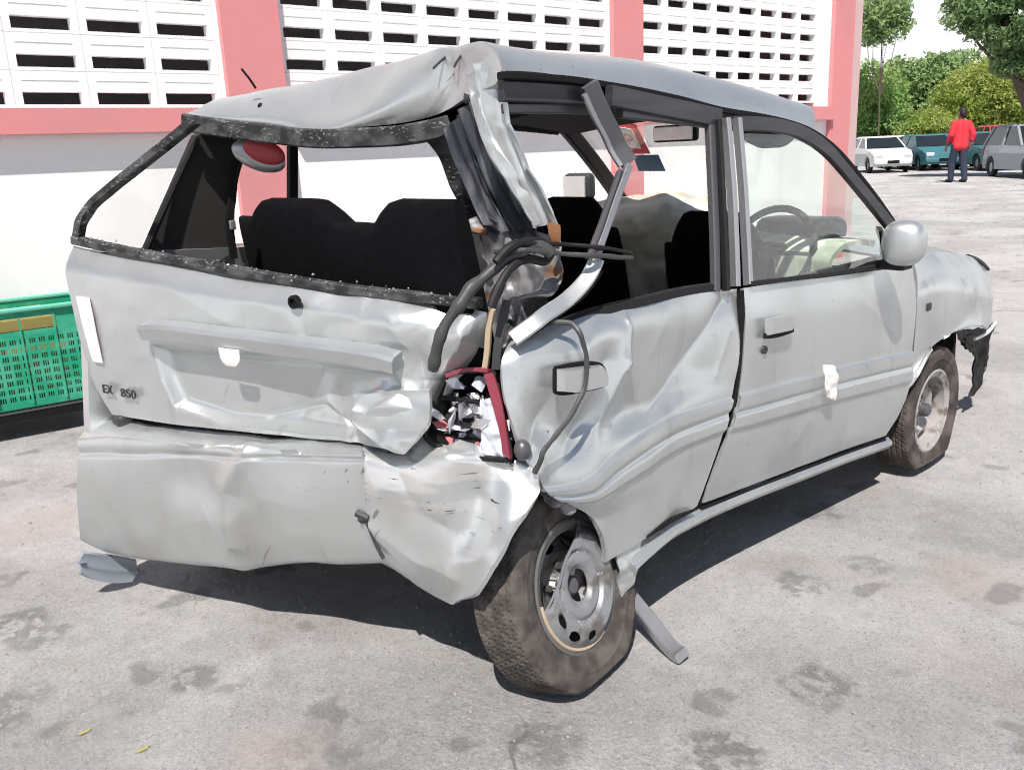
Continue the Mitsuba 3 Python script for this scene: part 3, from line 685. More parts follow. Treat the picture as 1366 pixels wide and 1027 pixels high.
h += creases(G, [([(0.461, -0.690, 0.915), (0.455, -0.690, 0.849), (0.426, -0.690, 0.760)], .012, .016), ([(0.427, -0.690, 0.779), (0.328, -0.690, 0.648), (0.273, -0.690, 0.509)], .03, .028), ([(0.366, -0.690, 0.790), (0.285, -0.690, 0.658), (0.183, -0.690, 0.572)], .022, -.030), ([(0.864, -0.690, 0.867), (0.610, -0.690, 0.665), (0.491, -0.690, 0.590)], .035, -.016),
                 ([(0.111, -0.700, 0.856), (0.083, -0.700, 0.742), (0.127, -0.700, 0.626)], .03, .014), ([(0.638, -0.690, 0.898), (0.550, -0.690, 0.756)], .05, .006), ([(0.185, -0.700, 0.737), (0.100, -0.700, 0.633)], .02, -.012), ([(0.870, -0.700, 0.784), (0.805, -0.700, 0.669)], .012, .004)])
h += dents(G, [([(0.550, -0.690, 0.776)][0], .10, -.012), ([(0.148, -0.700, 0.692)][0], .05, -.012), ([(0.645, -0.700, 0.493)][0], .08, -.006)])
h += facets(G, 40, .011, 15) * np.clip(1.2 - u * 1.5, .0, 1) + crumple(G, 5.0, .012, 61) * np.clip(1.15 - u * 1.15, .12, 1)
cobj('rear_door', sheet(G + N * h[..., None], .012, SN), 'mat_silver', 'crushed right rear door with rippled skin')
P = [(0.167, -0.740, 0.814), (0.305, -0.740, 0.798), (0.325, -0.740, 0.769), (0.319, -0.740, 0.745), (0.206, -0.740, 0.751), (0.165, -0.740, 0.763)]
hp = np.array(P)
cobj('rear_door__handle', hull(np.vstack([hp, hp * .9 + hp.mean(0) * .1 + (0, -.018, 0)])), 'mat_silver', smooth=30)
cobj('rear_door__handle_recess', bar(np.vstack([hp, hp[:1]]) + (0, .004, 0), .010, .010, SN, 40), 'mat_black')
cobj('door_gap', bar([(0.915, -0.695, 0.886), (0.919, -0.700, 0.776), (0.906, -0.705, 0.649), (0.882, -0.705, 0.556), (0.849, -0.700, 0.474), (0.810, -0.690, 0.381), (0.770, -0.680, 0.294)], .022, .012, SN, 40), 'mat_black')
G, vk = grid([
    [(0.939, -0.690, 0.890), (1.117, -0.690, 0.883), (1.365, -0.690, 0.868), (1.645, -0.690, 0.854), (1.948, -0.690, 0.837)],
    [(0.922, -0.710, 0.777), (1.093, -0.710, 0.767), (1.342, -0.710, 0.747), (1.623, -0.710, 0.729), (1.977, -0.700, 0.704)],
    [(0.894, -0.715, 0.597), (1.097, -0.715, 0.589), (1.349, -0.715, 0.577), (1.634, -0.715, 0.560), (1.937, -0.715, 0.540)],
    [(0.849, -0.715, 0.495), (1.104, -0.715, 0.475), (1.359, -0.715, 0.461), (1.649, -0.715, 0.440), (1.939, -0.715, 0.418)],
    [(0.796, -0.705, 0.379), (1.088, -0.705, 0.349), (1.344, -0.705, 0.324), (1.633, -0.705, 0.308), (1.896, -0.705, 0.310)],
    [(0.767, -0.690, 0.302), (0.996, -0.690, 0.286), (1.241, -0.690, 0.274), (1.516, -0.690, 0.261), (1.836, -0.690, 0.239)]], 130, 150)
N = normals(G, SN)
u, v = UV(G)
h = moulding(v, vk[2], vk[3], .010) + crumple(G, 3.0, .006, 71)
h += creases(G, [([(1.201, -0.710, 0.377), (1.260, -0.710, 0.436)], .02, .006), ([(1.569, -0.710, 0.772), (1.789, -0.710, 0.637)], .05, .004)]) + dents(G, [([(1.732, -0.710, 0.672)][0], .08, -.007), ([(1.268, -0.710, 0.335)][0], .06, -.006)])
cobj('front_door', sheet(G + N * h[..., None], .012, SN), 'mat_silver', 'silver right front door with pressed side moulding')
hp = np.array([(0.993, -0.725, 0.801), (1.115, -0.725, 0.794), (1.129, -0.725, 0.754), (1.110, -0.725, 0.744), (0.996, -0.725, 0.749)])
cobj('front_door__handle', hull(np.vstack([hp, hp * .85 + hp.mean(0) * .15 + (0, -.02, .003)])), 'mat_silver', smooth=30)
cobj('front_door__handle_recess', bar(np.array([(0.993, -0.722, 0.756), (1.076, -0.722, 0.749), (1.138, -0.722, 0.752)]) + (0, -.004, -.006), .016, .008, SN, 10), 'mat_black')
cobj('front_door__keyhole', lathe([(0, 0), (.012, 0), (.012, .01), (.005, .01), (0, .004)], 20).apply_transform(trimesh.geometry.align_vectors([0, 0, 1], SN)).apply_translation([(1.007, -0.712, 0.706)][0]), 'mat_dark_plastic')
G, vk = grid([[(1.285, -0.745, 0.613), (1.347, -0.745, 0.601)], [(1.280, -0.755, 0.577), (1.361, -0.755, 0.556)], [(1.288, -0.755, 0.540), (1.361, -0.755, 0.515)], [(1.313, -0.750, 0.505), (1.354, -0.750, 0.489)]], 10, 16)
cobj('front_door__tape', sheet(G + normals(G, SN) * crumple(G, 30, .02, 5)[..., None], .002, SN), 'mat_tape')
# fender
G, vk = grid([
    [(2.044, -0.650, 0.837), (2.278, -0.600, 0.843), (2.596, -0.550, 0.810), (2.901, -0.520, 0.748), (3.110, -0.500, 0.677)],
    [(2.020, -0.680, 0.775), (2.186, -0.660, 0.789), (2.452, -0.630, 0.768), (2.760, -0.590, 0.708), (3.026, -0.550, 0.630)],
    [(1.983, -0.700, 0.700), (2.111, -0.700, 0.710), (2.326, -0.690, 0.694), (2.617, -0.660, 0.638), (2.883, -0.620, 0.575)],
    [(1.988, -0.700, 0.526), (2.089, -0.700, 0.559), (2.256, -0.700, 0.601), (2.554, -0.670, 0.583), (2.855, -0.630, 0.522)],
    [(1.925, -0.700, 0.336), (2.011, -0.700, 0.424), (2.128, -0.700, 0.513), (2.332, -0.700, 0.546), (2.777, -0.650, 0.471)]], 70, 60)
N = normals(G, SN)
u, v = UV(G)
h = (facets(G, 26, .022, 57) + crumple(G, 6, .012, 81)) * (.25 + .75 * u) + creases(G, [([(2.069, -0.690, 0.837), (2.101, -0.690, 0.584)], .015, .006), ([(2.478, -0.660, 0.790), (2.417, -0.660, 0.590)], .03, -.012)])
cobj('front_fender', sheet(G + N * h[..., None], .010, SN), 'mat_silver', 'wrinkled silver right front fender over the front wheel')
cobj('front_fender__indicator', rbox((.035, .015, .03), .006).apply_translation([(2.075, -0.700, 0.676)][0]), 'mat_dark_plastic')
fe = np.array([(2.044, -0.650, 0.837), (2.278, -0.600, 0.843), (2.596, -0.550, 0.810), (2.901, -0.520, 0.748), (3.110, -0.500, 0.677)])
G, vk = grid([fe + (0, 0, .002), fe * (1, 0, 1) + (0, -.2, .045), fe * (1, 0, 1) + (0, .2, .05), fe * (1, 0, 1) + (0, .6, .0)], 40, 50)
cobj('bonnet', sheet(G + normals(G, (0, 0, 1)) * crumple(G, 5, .012, 83)[..., None], .01, (0, 0, 1)), 'mat_silver')
cobj('bonnet__edge', tube([(2.795, -0.530, 0.776), (2.916, -0.530, 0.744), (3.030, -0.530, 0.691)], .008, 8, 12), 'mat_dark_plastic')
G, vk = grid([[(2.413, -0.670, 0.526), (2.663, -0.640, 0.488), (2.923, -0.600, 0.455), (3.040, -0.580, 0.454)], [(2.603, -0.620, 0.448), (2.902, -0.550, 0.405), (3.032, -0.550, 0.397), (3.111, -0.550, 0.412)], [(3.063, -0.500, 0.229), (3.130, -0.500, 0.224), (3.178, -0.500, 0.237), (3.203, -0.500, 0.276)], [(3.027, -0.500, 0.092), (3.094, -0.500, 0.085), (3.122, -0.500, 0.109), (3.131, -0.500, 0.143)]], 30, 40)
cobj('front_bumper_remains', sheet(G + normals(G, (1, -.5, 0)) * crumple(G, 14, .03, 85)[..., None], .008, (1, -.5, 0)), 'mat_rubber', 'torn black front bumper stub ahead of the front wheel')
cobj('front_bumper_remains__bracket', bar([(2.749, -0.610, 0.431), (2.870, -0.610, 0.438), (2.958, -0.610, 0.470)], .014, .01, SN, 12), 'mat_white_paint')
cobj('nose_panel', sheet(grid([[(2.86, -.48, .66), (2.9, 0, .68), (2.86, .6, .66)], [(2.84, -.5, .3), (2.9, 0, .3), (2.84, .62, .3)]], 20, 10)[0], .02, (1, 0, 0)), 'mat_dark_plastic')
# sill
cobj('sill', bar([(1.871, -0.675, 0.201), (1.547, -0.675, 0.225), (1.267, -0.675, 0.240), (1.019, -0.675, 0.254), (0.815, -0.675, 0.260), (0.656, -0.680, 0.259), (0.540, -0.685, 0.239), (0.453, -0.690, 0.217)], .042, .05, (0, -1, .12), 50, .7), 'mat_silver')
G, vk = grid([[(0.407, -0.690, 0.261), (0.507, -0.690, 0.270)], [(0.407, -0.700, 0.216), (0.483, -0.700, 0.216)], [(0.412, -0.700, 0.147), (0.465, -0.700, 0.166)]], 12, 20)
cobj('sill__torn_end', sheet(G + normals(G, SN) * crumple(G, 18, .02, 91)[..., None], .005, SN), 'mat_silver')
cobj('sill__gap', bar([(0.763, -0.685, 0.286), (1.004, -0.685, 0.271), (1.250, -0.685, 0.261), (1.527, -0.685, 0.244), (1.842, -0.685, 0.222)], .010, .012, SN, 20), 'mat_black')
cobj('sill__gap', bar([(0.513, -0.700, 0.284), (0.568, -0.700, 0.294), (0.631, -0.700, 0.302), (0.713, -0.700, 0.299)], [.004, .016, .010, .003], .01, SN, 16), 'mat_black')
# roof rail and window frames, right side
cobj('roof_rail', bar([(0.182, -0.575, 1.443), (0.345, -0.575, 1.440), (0.547, -0.575, 1.425), (0.777, -0.575, 1.399), (0.972, -0.575, 1.370), (1.197, -0.570, 1.349), (1.392, -0.570, 1.319), (1.564, -0.575, 1.259), (1.732, -0.600, 1.139), (1.900, -0.630, 0.990)], .016, .025, SN, 80), 'mat_black', 'black gutter line along the right roof edge')
cobj('roof_rail__inner_band', bar([(0.193, -0.560, 1.412), (0.310, -0.560, 1.410), (0.509, -0.560, 1.402), (0.590, -0.560, 1.395)], .045, .02, SN, 30), 'mat_rail')
cobj('roof_rail__inner_band', bar([(0.217, -0.540, 1.377), (0.327, -0.540, 1.377), (0.529, -0.540, 1.371)], .022, .02, SN, 30), 'mat_frame_dark')
cobj('rear_door__window_frame', bar([(0.498, -0.600, 1.402), (0.629, -0.600, 1.385), (0.776, -0.600, 1.367), (0.931, -0.600, 1.347)], .050, .025, SN, 30), 'mat_rail')
cobj('rear_door__window_frame', bar([(0.551, -0.585, 1.361), (0.704, -0.585, 1.350), (0.932, -0.585, 1.330)], .020, .025, SN, 30), 'mat_frame_dark')
cobj('front_door__window_frame', bar([(0.990, -0.600, 1.333), (1.153, -0.600, 1.329), (1.290, -0.600, 1.313), (1.417, -0.600, 1.280), (1.556, -0.600, 1.216), (1.698, -0.620, 1.109), (1.849, -0.645, 0.987)], .040, .022, SN, 60), 'mat_rail')
cobj('front_door__window_frame', bar([(1.775, -0.670, 0.855), (1.887, -0.610, 0.905), (1.777, -0.645, 0.981)], .015, .02, SN, 10), 'mat_rubber')
cobj('pillar', bar([(0.892, -0.600, 1.344), (0.875, -0.625, 1.187), (0.856, -0.650, 1.029), (0.836, -0.670, 0.894)], .026, .02, SN, 20), 'mat_frame_dark', 'dark middle roof pillar between the right doors')
cobj('pillar__seal', bar([(0.908, -0.615, 1.343), (0.895, -0.640, 1.186), (0.879, -0.665, 1.027), (0.866, -0.685, 0.891)], .014, .02, SN, 20), 'mat_rubber')
cobj('pillar__trim', bar([(0.951, -0.610, 1.347), (0.946, -0.635, 1.183), (0.931, -0.660, 1.022), (0.914, -0.680, 0.897)], .020, .025, SN, 20), 'mat_frame')
cobj('front_door__window_frame', bar([(0.996, -0.615, 1.346), (0.992, -0.640, 1.181), (0.980, -0.665, 1.018), (0.960, -0.690, 0.896)], .018, .025, SN, 20), 'mat_frame')
cobj('front_door__window_seal', bar([(0.957, -0.697, 0.901), (1.185, -0.697, 0.888), (1.441, -0.697, 0.876), (1.731, -0.697, 0.865)], .012, .015, SN, 20), 'mat_rubber')
cobj('rear_door__window_seal', bar([(0.253, -0.660, 0.887), (0.392, -0.660, 0.902), (0.500, -0.660, 0.905), (0.706, -0.660, 0.908), (0.836, -0.660, 0.903)], .022, .03, SN, 30), 'mat_rubber')
# bent window frame hanging in the rear door opening
cobj('bent_window_frame', bar([(0.432, -0.600, 1.428), (0.466, -0.600, 1.373), (0.523, -0.600, 1.294), (0.549, -0.620, 1.243)], .042, .018, (-.45, -.9, .1), 20), 'mat_frame_dark', 'bent rear door window frame folded outwards over the crushed door')
cobj('bent_window_frame__channel', bar([(0.383, -0.630, 1.402), (0.414, -0.630, 1.354), (0.463, -0.630, 1.286), (0.483, -0.650, 1.238)], .012, .012, (-.45, -.9, .1), 20), 'mat_frame')
cobj('bent_window_frame__channel', bar([(0.521, -0.640, 1.236), (0.444, -0.670, 1.165), (0.380, -0.690, 1.092), (0.333, -0.700, 1.028)], .017, .02, (-.45, -.9, .1), 20), 'mat_frame')
cobj('bent_window_frame__channel', bar([(0.483, -0.645, 1.227), (0.413, -0.675, 1.162), (0.352, -0.695, 1.095), (0.313, -0.700, 1.039)], .009, .016, (-.45, -.9, .1), 20), 'mat_frame_dark')
cobj('bent_window_frame__sill_strip', bar([(0.343, -0.700, 1.036), (0.315, -0.700, 0.999), (0.248, -0.700, 0.956), (0.159, -0.700, 0.923), (0.095, -0.680, 0.886)], .036, .012, (-.45, -.75, .5), 30, .6), 'mat_silver')
cobj('bent_window_frame__sill_strip', bar([(0.368, -0.685, 1.002), (0.317, -0.685, 0.960), (0.219, -0.685, 0.918), (0.148, -0.660, 0.881)], .014, .02, (-.45, -.75, .5), 20), 'mat_rubber')
# loose rubber
cobj('loose_seal', tube([(-0.041, -0.560, 0.826), (-0.040, -0.580, 0.874), (-0.022, -0.600, 0.932), (0.020, -0.620, 0.990), (0.084, -0.630, 1.032), (0.144, -0.650, 1.066), (0.185, -0.660, 1.079), (0.217, -0.680, 1.056)], .0135, 10, 60), 'mat_hose', 'thick black rubber seal hanging from the broken corner')
cobj('loose_seal', tube([(0.071, -0.660, 1.055), (0.137, -0.660, 1.088), (0.192, -0.660, 1.088), (0.237, -0.660, 1.060), (0.219, -0.660, 1.038), (0.168, -0.660, 1.052), (0.112, -0.660, 1.034), (0.076, -0.660, 0.997), (0.054, -0.660, 0.960)], .010, 8, 60), 'mat_rubber')
cobj('loose_seal', tube([(0.122, -0.600, 1.070), (0.140, -0.680, 1.074), (0.229, -0.680, 1.059), (0.308, -0.720, 1.048), (0.462, -0.700, 1.025)], .006, 8, 40), 'mat_hose')
cobj('loose_seal', tube([(0.149, -0.670, 1.086), (0.263, -0.670, 1.075), (0.343, -0.710, 1.062), (0.462, -0.700, 1.036)], .005, 8, 40), 'mat_rubber')
cobj('hanging_seal', tube([(0.192, -0.700, 0.910), (0.221, -0.730, 0.905), (0.228, -0.760, 0.877), (0.243, -0.760, 0.823), (0.234, -0.760, 0.764), (0.200, -0.760, 0.719), (0.142, -0.760, 0.671), (0.095, -0.760, 0.634), (0.093, -0.740, 0.591)], .006, 8, 70), 'mat_hose', 'thin grey seal looped down across the rear door handle')
cobj('crumpled_quarter_panel__plug', trimesh.creation.icosphere(2, .025).apply_transform(np.diag([.8, .8, 1, 1])).apply_translation([(0.084, -0.710, 0.639)][0]), 'mat_frame_dark')
G, vk = grid([[(0.110, -0.715, 0.569), (0.174, -0.715, 0.525), (0.241, -0.715, 0.471)], [(0.123, -0.710, 0.539), (0.173, -0.710, 0.498), (0.230, -0.710, 0.450)], [(0.168, -0.690, 0.494), (0.205, -0.690, 0.464), (0.244, -0.690, 0.428)]], 20, 14)
cobj('crumpled_quarter_panel__arch_edge', sheet(G + normals(G, SN) * crumple(G, 22, .025, 95)[..., None], .005, SN), 'mat_bare')
# side mirror, right
mm = trimesh.creation.icosphere(3, 1.0)
vv = mm.vertices
vv = np.sign(vv) * np.abs(vv) ** .75
mm.vertices = vv * (.055, .066, .072)
mm.apply_transform(trimesh.transformations.rotation_matrix(.25, (0, 0, 1))).apply_translation(np.array([(1.642, -0.800, 0.953)][0]))
cobj('side_mirror', mm, 'mat_silver', smooth=60)
cobj('side_mirror__foot', rbox((.07, .10, .03), .010).apply_translation(np.array([(1.706, -0.740, 0.873)][0])), 'mat_rubber')
# far side mirror
mm = rbox((.06, .17, .12), .025)
mm.apply_translation((1.80, .80, 1.12))
cobj('side_mirror', mm, 'mat_dark_plastic', 'dark left door mirror seen through the cabin')
cobj('side_mirror_001__glass', rbox((.006, .14, .095), .003).apply_translation((1.767, .80, 1.12)), 'mat_chrome')
# ---- glazing
def pane(P, mat, name, label=None):
    P = np.asarray(P, float)
    c = P.mean(0)
    V = np.vstack([P, c[None]])
    n = len(P)
    k = cobj(name, trimesh.Trimesh(V, [[i, (i + 1) % n, n] for i in range(n)], process=False), mat, label, smooth=False)


pane([(1.029, -0.615, 1.306), (1.279, -0.605, 1.297), (1.397, -0.605, 1.262), (1.518, -0.610, 1.197), (1.658, -0.630, 1.080), (1.768, -0.650, 0.974), (1.744, -0.685, 0.867), (1.321, -0.690, 0.883), (0.967, -0.690, 0.899), (0.989, -0.660, 1.058)], 'mat_glass', 'front_door__window', 'green tinted front door window')
wl0, wl1 = np.array([1.47, .50, 1.37]), np.array([1.98, .62, .96])
wr0, wr1 = np.array([(1.572, -0.520, 1.305)][0]), np.array([(1.923, -0.620, 0.975)][0])
G, vk = grid([[wl0, (wl0 + wr0) / 2 + (.06, 0, .02), wr0], [(wl0 + wl1) / 2 + (.02, 0, .02), (wl0 + wl1 + wr0 + wr1) / 4 + (.09, 0, .04), (wr0 + wr1) / 2 + (.02, 0, .02)], [wl1, (wl1 + wr1) / 2 + (.10, 0, 0), wr1]], 16, 12)
i, j = np.meshgrid(np.arange(11), np.arange(15), indexing='ij')
q = np.stack([i * 16 + j, i * 16 + j + 1, (i + 1) * 16 + j + 1, (i + 1) * 16 + j], -1).reshape(-1, 4)
cobj('windscreen', (G.reshape(-1, 3), q), 'mat_glass_clear', smooth=True)
WSG = G
# ---- left side and cabin
cobj('left_pillar', bar([wl0 + (-.06, .02, .03), (wl0 + wl1) / 2 + (0, .02, .01), wl1 + (.02, .02, -.02)], .055, .05, (0, 1, .3), 16), 'mat_trim')
cobj('left_roof_rail', bar([(-.03, .57, 1.41), (.4, .575, 1.43), (.9, .575, 1.42), (1.42, .54, 1.38)], .07, .05, (0, 1, .3), 20), 'mat_trim')
G, vk = grid([[(-0.037, 0.600, 1.368), (0.032, 0.600, 1.389), (0.120, 0.600, 1.313)], [(-0.134, 0.610, 1.200), (-0.035, 0.610, 1.217), (0.077, 0.610, 1.211)], [(-0.227, 0.630, 1.038), (-0.103, 0.630, 1.004), (0.045, 0.630, 0.971)]], 24, 30)
cobj('left_rear_pillar', sheet(G, .04, (0, -1, 0)), 'mat_trim', 'dark left rear pillar trim inside the cabin')
cobj('left_rear_pillar__edge', tube([(-0.042, 0.590, 1.363), (-0.140, 0.590, 1.210), (-0.245, 0.590, 1.037)], .012, 8, 16), 'mat_rubber')
cobj('left_rear_pillar__belt', bar([(0.064, 0.580, 1.291), (0.045, 0.580, 1.185), (0.024, 0.580, 1.099), (0.026, 0.580, 0.993)], .025, .006, (0, -1, 0), 16), 'mat_black')
cobj('left_rear_pillar__buckle', rbox((.02, .012, .03), .004).apply_translation([(0.025, 0.560, 1.099)][0]), 'mat_frame')
pane([(-0.065, 0.615, 1.391), (-0.032, 0.615, 1.360), (-0.132, 0.615, 1.205), (-0.231, 0.615, 1.043), (-0.385, 0.615, 1.093), (-0.368, 0.615, 1.151), (-0.301, 0.615, 1.210), (-0.205, 0.615, 1.280)], 'mat_glass_clear', 'left_rear_window')
cobj('left_window_bar', bar([(0.278, 0.600, 1.331), (0.263, 0.600, 1.201), (0.244, 0.600, 1.031)], .030, .03, (0, 1, 0), 10), 'mat_black')
cobj('left_window_bar', bar([(1.0, .60, 1.42), (1.02, .64, 1.2), (1.04, .67, .95)], .07, .04, (0, 1, 0), 10), 'mat_black')
G, vk = grid([[(-.40, .655, 1.06), (.3, .68, 1.02), (1.1, .69, .99), (1.95, .67, .96), (2.3, .66, .9), (2.84, .6, .7)], [(-.42, .66, .95), (.3, .70, .85), (1.1, .71, .8), (1.95, .70, .8), (2.3, .69, .75), (2.86, .62, .6)],
              [(-.47, .66, .55), (.3, .69, .55), (1.1, .70, .5), (1.9, .70, .5), (2.0, .69, .6), (2.86, .62, .58)], [(-.50, .64, .30), (-.2, .66, .52), (.45, .68, .25), (1.8, .68, .22), (2.0, .68, .5), (2.84, .60, .4)]], 60, 30)
cobj('left_body_side', sheet(G, .05, (0, 1, 0)), 'mat_silver')
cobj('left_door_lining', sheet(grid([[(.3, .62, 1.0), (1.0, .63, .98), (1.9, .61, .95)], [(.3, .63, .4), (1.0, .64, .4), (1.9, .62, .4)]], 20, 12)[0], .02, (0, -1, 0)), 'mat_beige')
cobj('right_door_lining', sheet(grid([[(1.0, -.62, .86), (1.4, -.63, .88), (1.85, -.60, .88)], [(.95, -.64, .35), (1.4, -.64, .35), (1.85, -.62, .35)]], 20, 12)[0], .02, (0, 1, 0)), 'mat_trim')
cobj('floor_pan', cat(extr(Polygon([(-.33, .60), (-.02, -.28), (.14, -.42), (.35, -.42), (.35, .60)]), .04).apply_translation((0, 0, .29)), box((.35, -.60, .23), (2.0, .62, .27)), box((2.0, -.40, .24), (2.8, .40, .50))), 'mat_black', smooth=False)
cobj('wheel_well', box((.14, -.46, .28), (.50, -.42, .82)), 'mat_black', smooth=False)
cobj('wheel_well', box((.47, -.64, .28), (.52, -.46, .75)), 'mat_black', smooth=False)
cobj('wheel_well', box((.17, -.60, .60), (.465, -.46, .64)), 'mat_black', smooth=False)
cobj('wheel_well', box((1.96, -.58, .25), (2.0, -.3, .75)), 'mat_black', smooth=False)
cobj('wheel_well', box((2.003, -.44, .28), (2.7, -.40, .70)), 'mat_black', smooth=False)
cobj('load_floor', cat(extr(Polygon([(-.30, .60), (.02, -.28), (.14, -.42), (.28, -.42), (.28, .60)]), .03).apply_translation((0, 0, .55)), box((.283, -.42, .3), (.30, .62, .8))), 'mat_black', smooth=False)
cobj('headliner', sheet(grid([[(.12, .5, 1.36), (.2, 0, 1.32), (.3, -.5, 1.36)], [(.8, .52, 1.40), (.8, 0, 1.46), (.8, -.52, 1.40)], [(1.45, .48, 1.34), (1.5, 0, 1.375), (1.45, -.48, 1.33)]], 30, 30)[0], .01, (0, 0, -1)), 'mat_trim')


def seat(name, x, y0, y1, z0, ztop, lean, bumps, mat='mat_fabric', label=None):
    yy = np.linspace(y0, y1, 60)
    top = np.full(60, ztop)
    for c, w, hh in bumps:
        top = np.maximum(top, ztop + hh * np.clip((1 - np.abs((yy - c) / w)) * 2.3, 0, 1) ** .7)
    front, back = [], []
    rings = []
    for k in range(60):
        e = min(1, .4 + 8 * min(yy[k] - y0, y1 - yy[k]))
        t = .06 * e
        prof = []
        for a in np.linspace(0, 2 * np.pi, 28, endpoint=False):
            sx, sz = np.sign(math.cos(a)) * abs(math.cos(a)) ** .5, np.sign(math.sin(a)) * abs(math.sin(a)) ** .6
            z = (z0 + top[k]) / 2 + sz * (top[k] - z0) / 2
            prof.append((x + sx * t + (z - z0) * -lean, yy[k], z))
        rings.append(prof)
    return cobj(name, loft(np.array(rings)), mat, label, smooth=50)


seat('rear_seat', .19, -.56, .58, .45, 1.125, .18, [(.20, .25, .058), (-.46, .22, .062)], label='dark rear bench with two raised headrests behind the missing window')
seat('front_seat', 1.42, .12, .54, .40, 1.00, .2, [(.33, .17, .11)])
seat('front_seat', 1.40, -.54, -.13, .40, .96, .2, [(-.34, .17, .11)])
cobj('front_seat__cushion', rbox((.5, .46, .16), .06).apply_translation((1.60, .33, .45)), 'mat_fabric')
cobj('front_seat_001__cushion', rbox((.5, .44, .16), .06).apply_translation((1.58, -.33, .45)), 'mat_fabric')
cobj('dashboard', sheet(grid([[(1.93, .58, .93), (1.97, 0, .95), (1.93, -.56, .92)], [(1.72, .58, .96), (1.72, 0, .98), (1.70, -.58, .94)], [(1.60, .58, .90), (1.60, 0, .91), (1.58, -.58, .88)], [(1.62, .58, .62), (1.62, 0, .60), (1.62, -.58, .6)]], 40, 40)[0] * 1, .02, (-.5, 0, .8)), 'mat_beige', 'beige dashboard under the windscreen, paled in place of sunlight')  # base colour carries sunlight that does not reach the dashboard
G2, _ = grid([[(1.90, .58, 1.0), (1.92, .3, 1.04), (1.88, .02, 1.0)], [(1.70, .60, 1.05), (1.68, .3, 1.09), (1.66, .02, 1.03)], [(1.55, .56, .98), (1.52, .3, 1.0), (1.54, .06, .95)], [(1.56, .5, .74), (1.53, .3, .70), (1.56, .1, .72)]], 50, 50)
cobj('added_pale_sheet', sheet(G2 + normals(G2, (-.5, 0, .8))[..., :] * (facets(G2, 34, .035, 91) + crumple(G2, 9, .03, 92))[..., None], .006, (-.5, 0, .8)), 'mat_beige', 'crumpled pale beige sheet added over the left of the dashboard in place of sunlight')  # added sheet, its pale colour stands in for sunlit beige
cobj('dashboard__instrument_hood', rbox((.16, .30, .09), .035).apply_translation((1.76, -.36, .97)), 'mat_dark_plastic')
th = np.linspace(0, 2 * np.pi, 49)
SWc, SWr = np.array([1.60, -.34, .90]), .165
ax1, ax2 = np.array([0, 1, 0]), np.array([.42, 0, .91])
wheel = tube([SWc + SWr * (math.cos(t) * ax1 + math.sin(t) * ax2) for t in th], .013, 10)
hub = rbox((.04, .12, .10), .018).apply_transform(trimesh.transformations.rotation_matrix(-.43, (0, 1, 0))).apply_translation(SWc + (.02, 0, -.01))
cobj('steering_wheel', cat(wheel, hub, *[tube([SWc, SWc + SWr * (math.cos(a) * ax1 + math.sin(a) * ax2)], .012, 8) for a in (math.pi, 0, -math.pi / 2)]), 'mat_dark_plastic', 'dark steering wheel behind the front door window')
G, vk = grid([[(1.28, -.50, 1.37), (1.29, -.12, 1.39)], [(1.44, -.50, 1.28), (1.45, -.12, 1.30)]], 14, 10)
cobj('sun_visor', sheet(grid([[(1.100, -0.550, 1.332), (1.228, -0.550, 1.322), (1.400, -0.550, 1.298)], [(1.159, -0.520, 1.295), (1.276, -0.520, 1.275), (1.408, -0.520, 1.271)], [(1.227, -0.500, 1.277), (1.307, -0.500, 1.261), (1.390, -0.500, 1.261)]], 14, 12)[0], .015, SN), 'mat_trim')
cobj('interior_mirror', rbox((.03, .20, .06), .012).apply_translation((1.52, .02, 1.325)), 'mat_trim')
cobj('interior_mirror__glass', rbox((.004, .18, .048), .002).apply_translation((1.503, .02, 1.325)), 'mat_chrome')
# stop lamp dangling under the header
R3 = trimesh.transformations.rotation_matrix(math.radians(48), (0, 0, 1)) @ trimesh.transformations.rotation_matrix(.38, (1, 0, 0))
mm = trimesh.creation.icosphere(3, 1.0)
mm.apply_transform(np.diag([.018, .064, .034, 1])).apply_transform(R3).apply_translation([(0.061, 0.360, 1.314)][0])
cobj('stop_lamp', mm, 'mat_red_dull', 'red oval stop lamp hanging below the rear header')
mm = trimesh.creation.icosphere(3, 1.0)
mm.apply_transform(np.diag([.018, .082, .042, 1])).apply_transform(R3).apply_translation([(0.057, 0.390, 1.302)][0])
cobj('stop_lamp__bracket', mm, 'mat_frame')


# stickers on the windscreen, one behind the bent frame
def ws(a, b):
    """A point on the windscreen: a across from left to right, b down."""
    g = WSG[int(round(b * 11)), int(round(a * 15))]
    return g


def sticker(name, P, off, mat, label=None):
    P = np.asarray(P, float) + np.array(off)
    nrm = np.cross(P[1] - P[0], P[3] - P[0]); nrm /= np.linalg.norm(nrm)
    nrm *= -np.sign(nrm[0])
    return cobj(name, hull(np.vstack([P, P + nrm * .002])), mat, label, smooth=False)


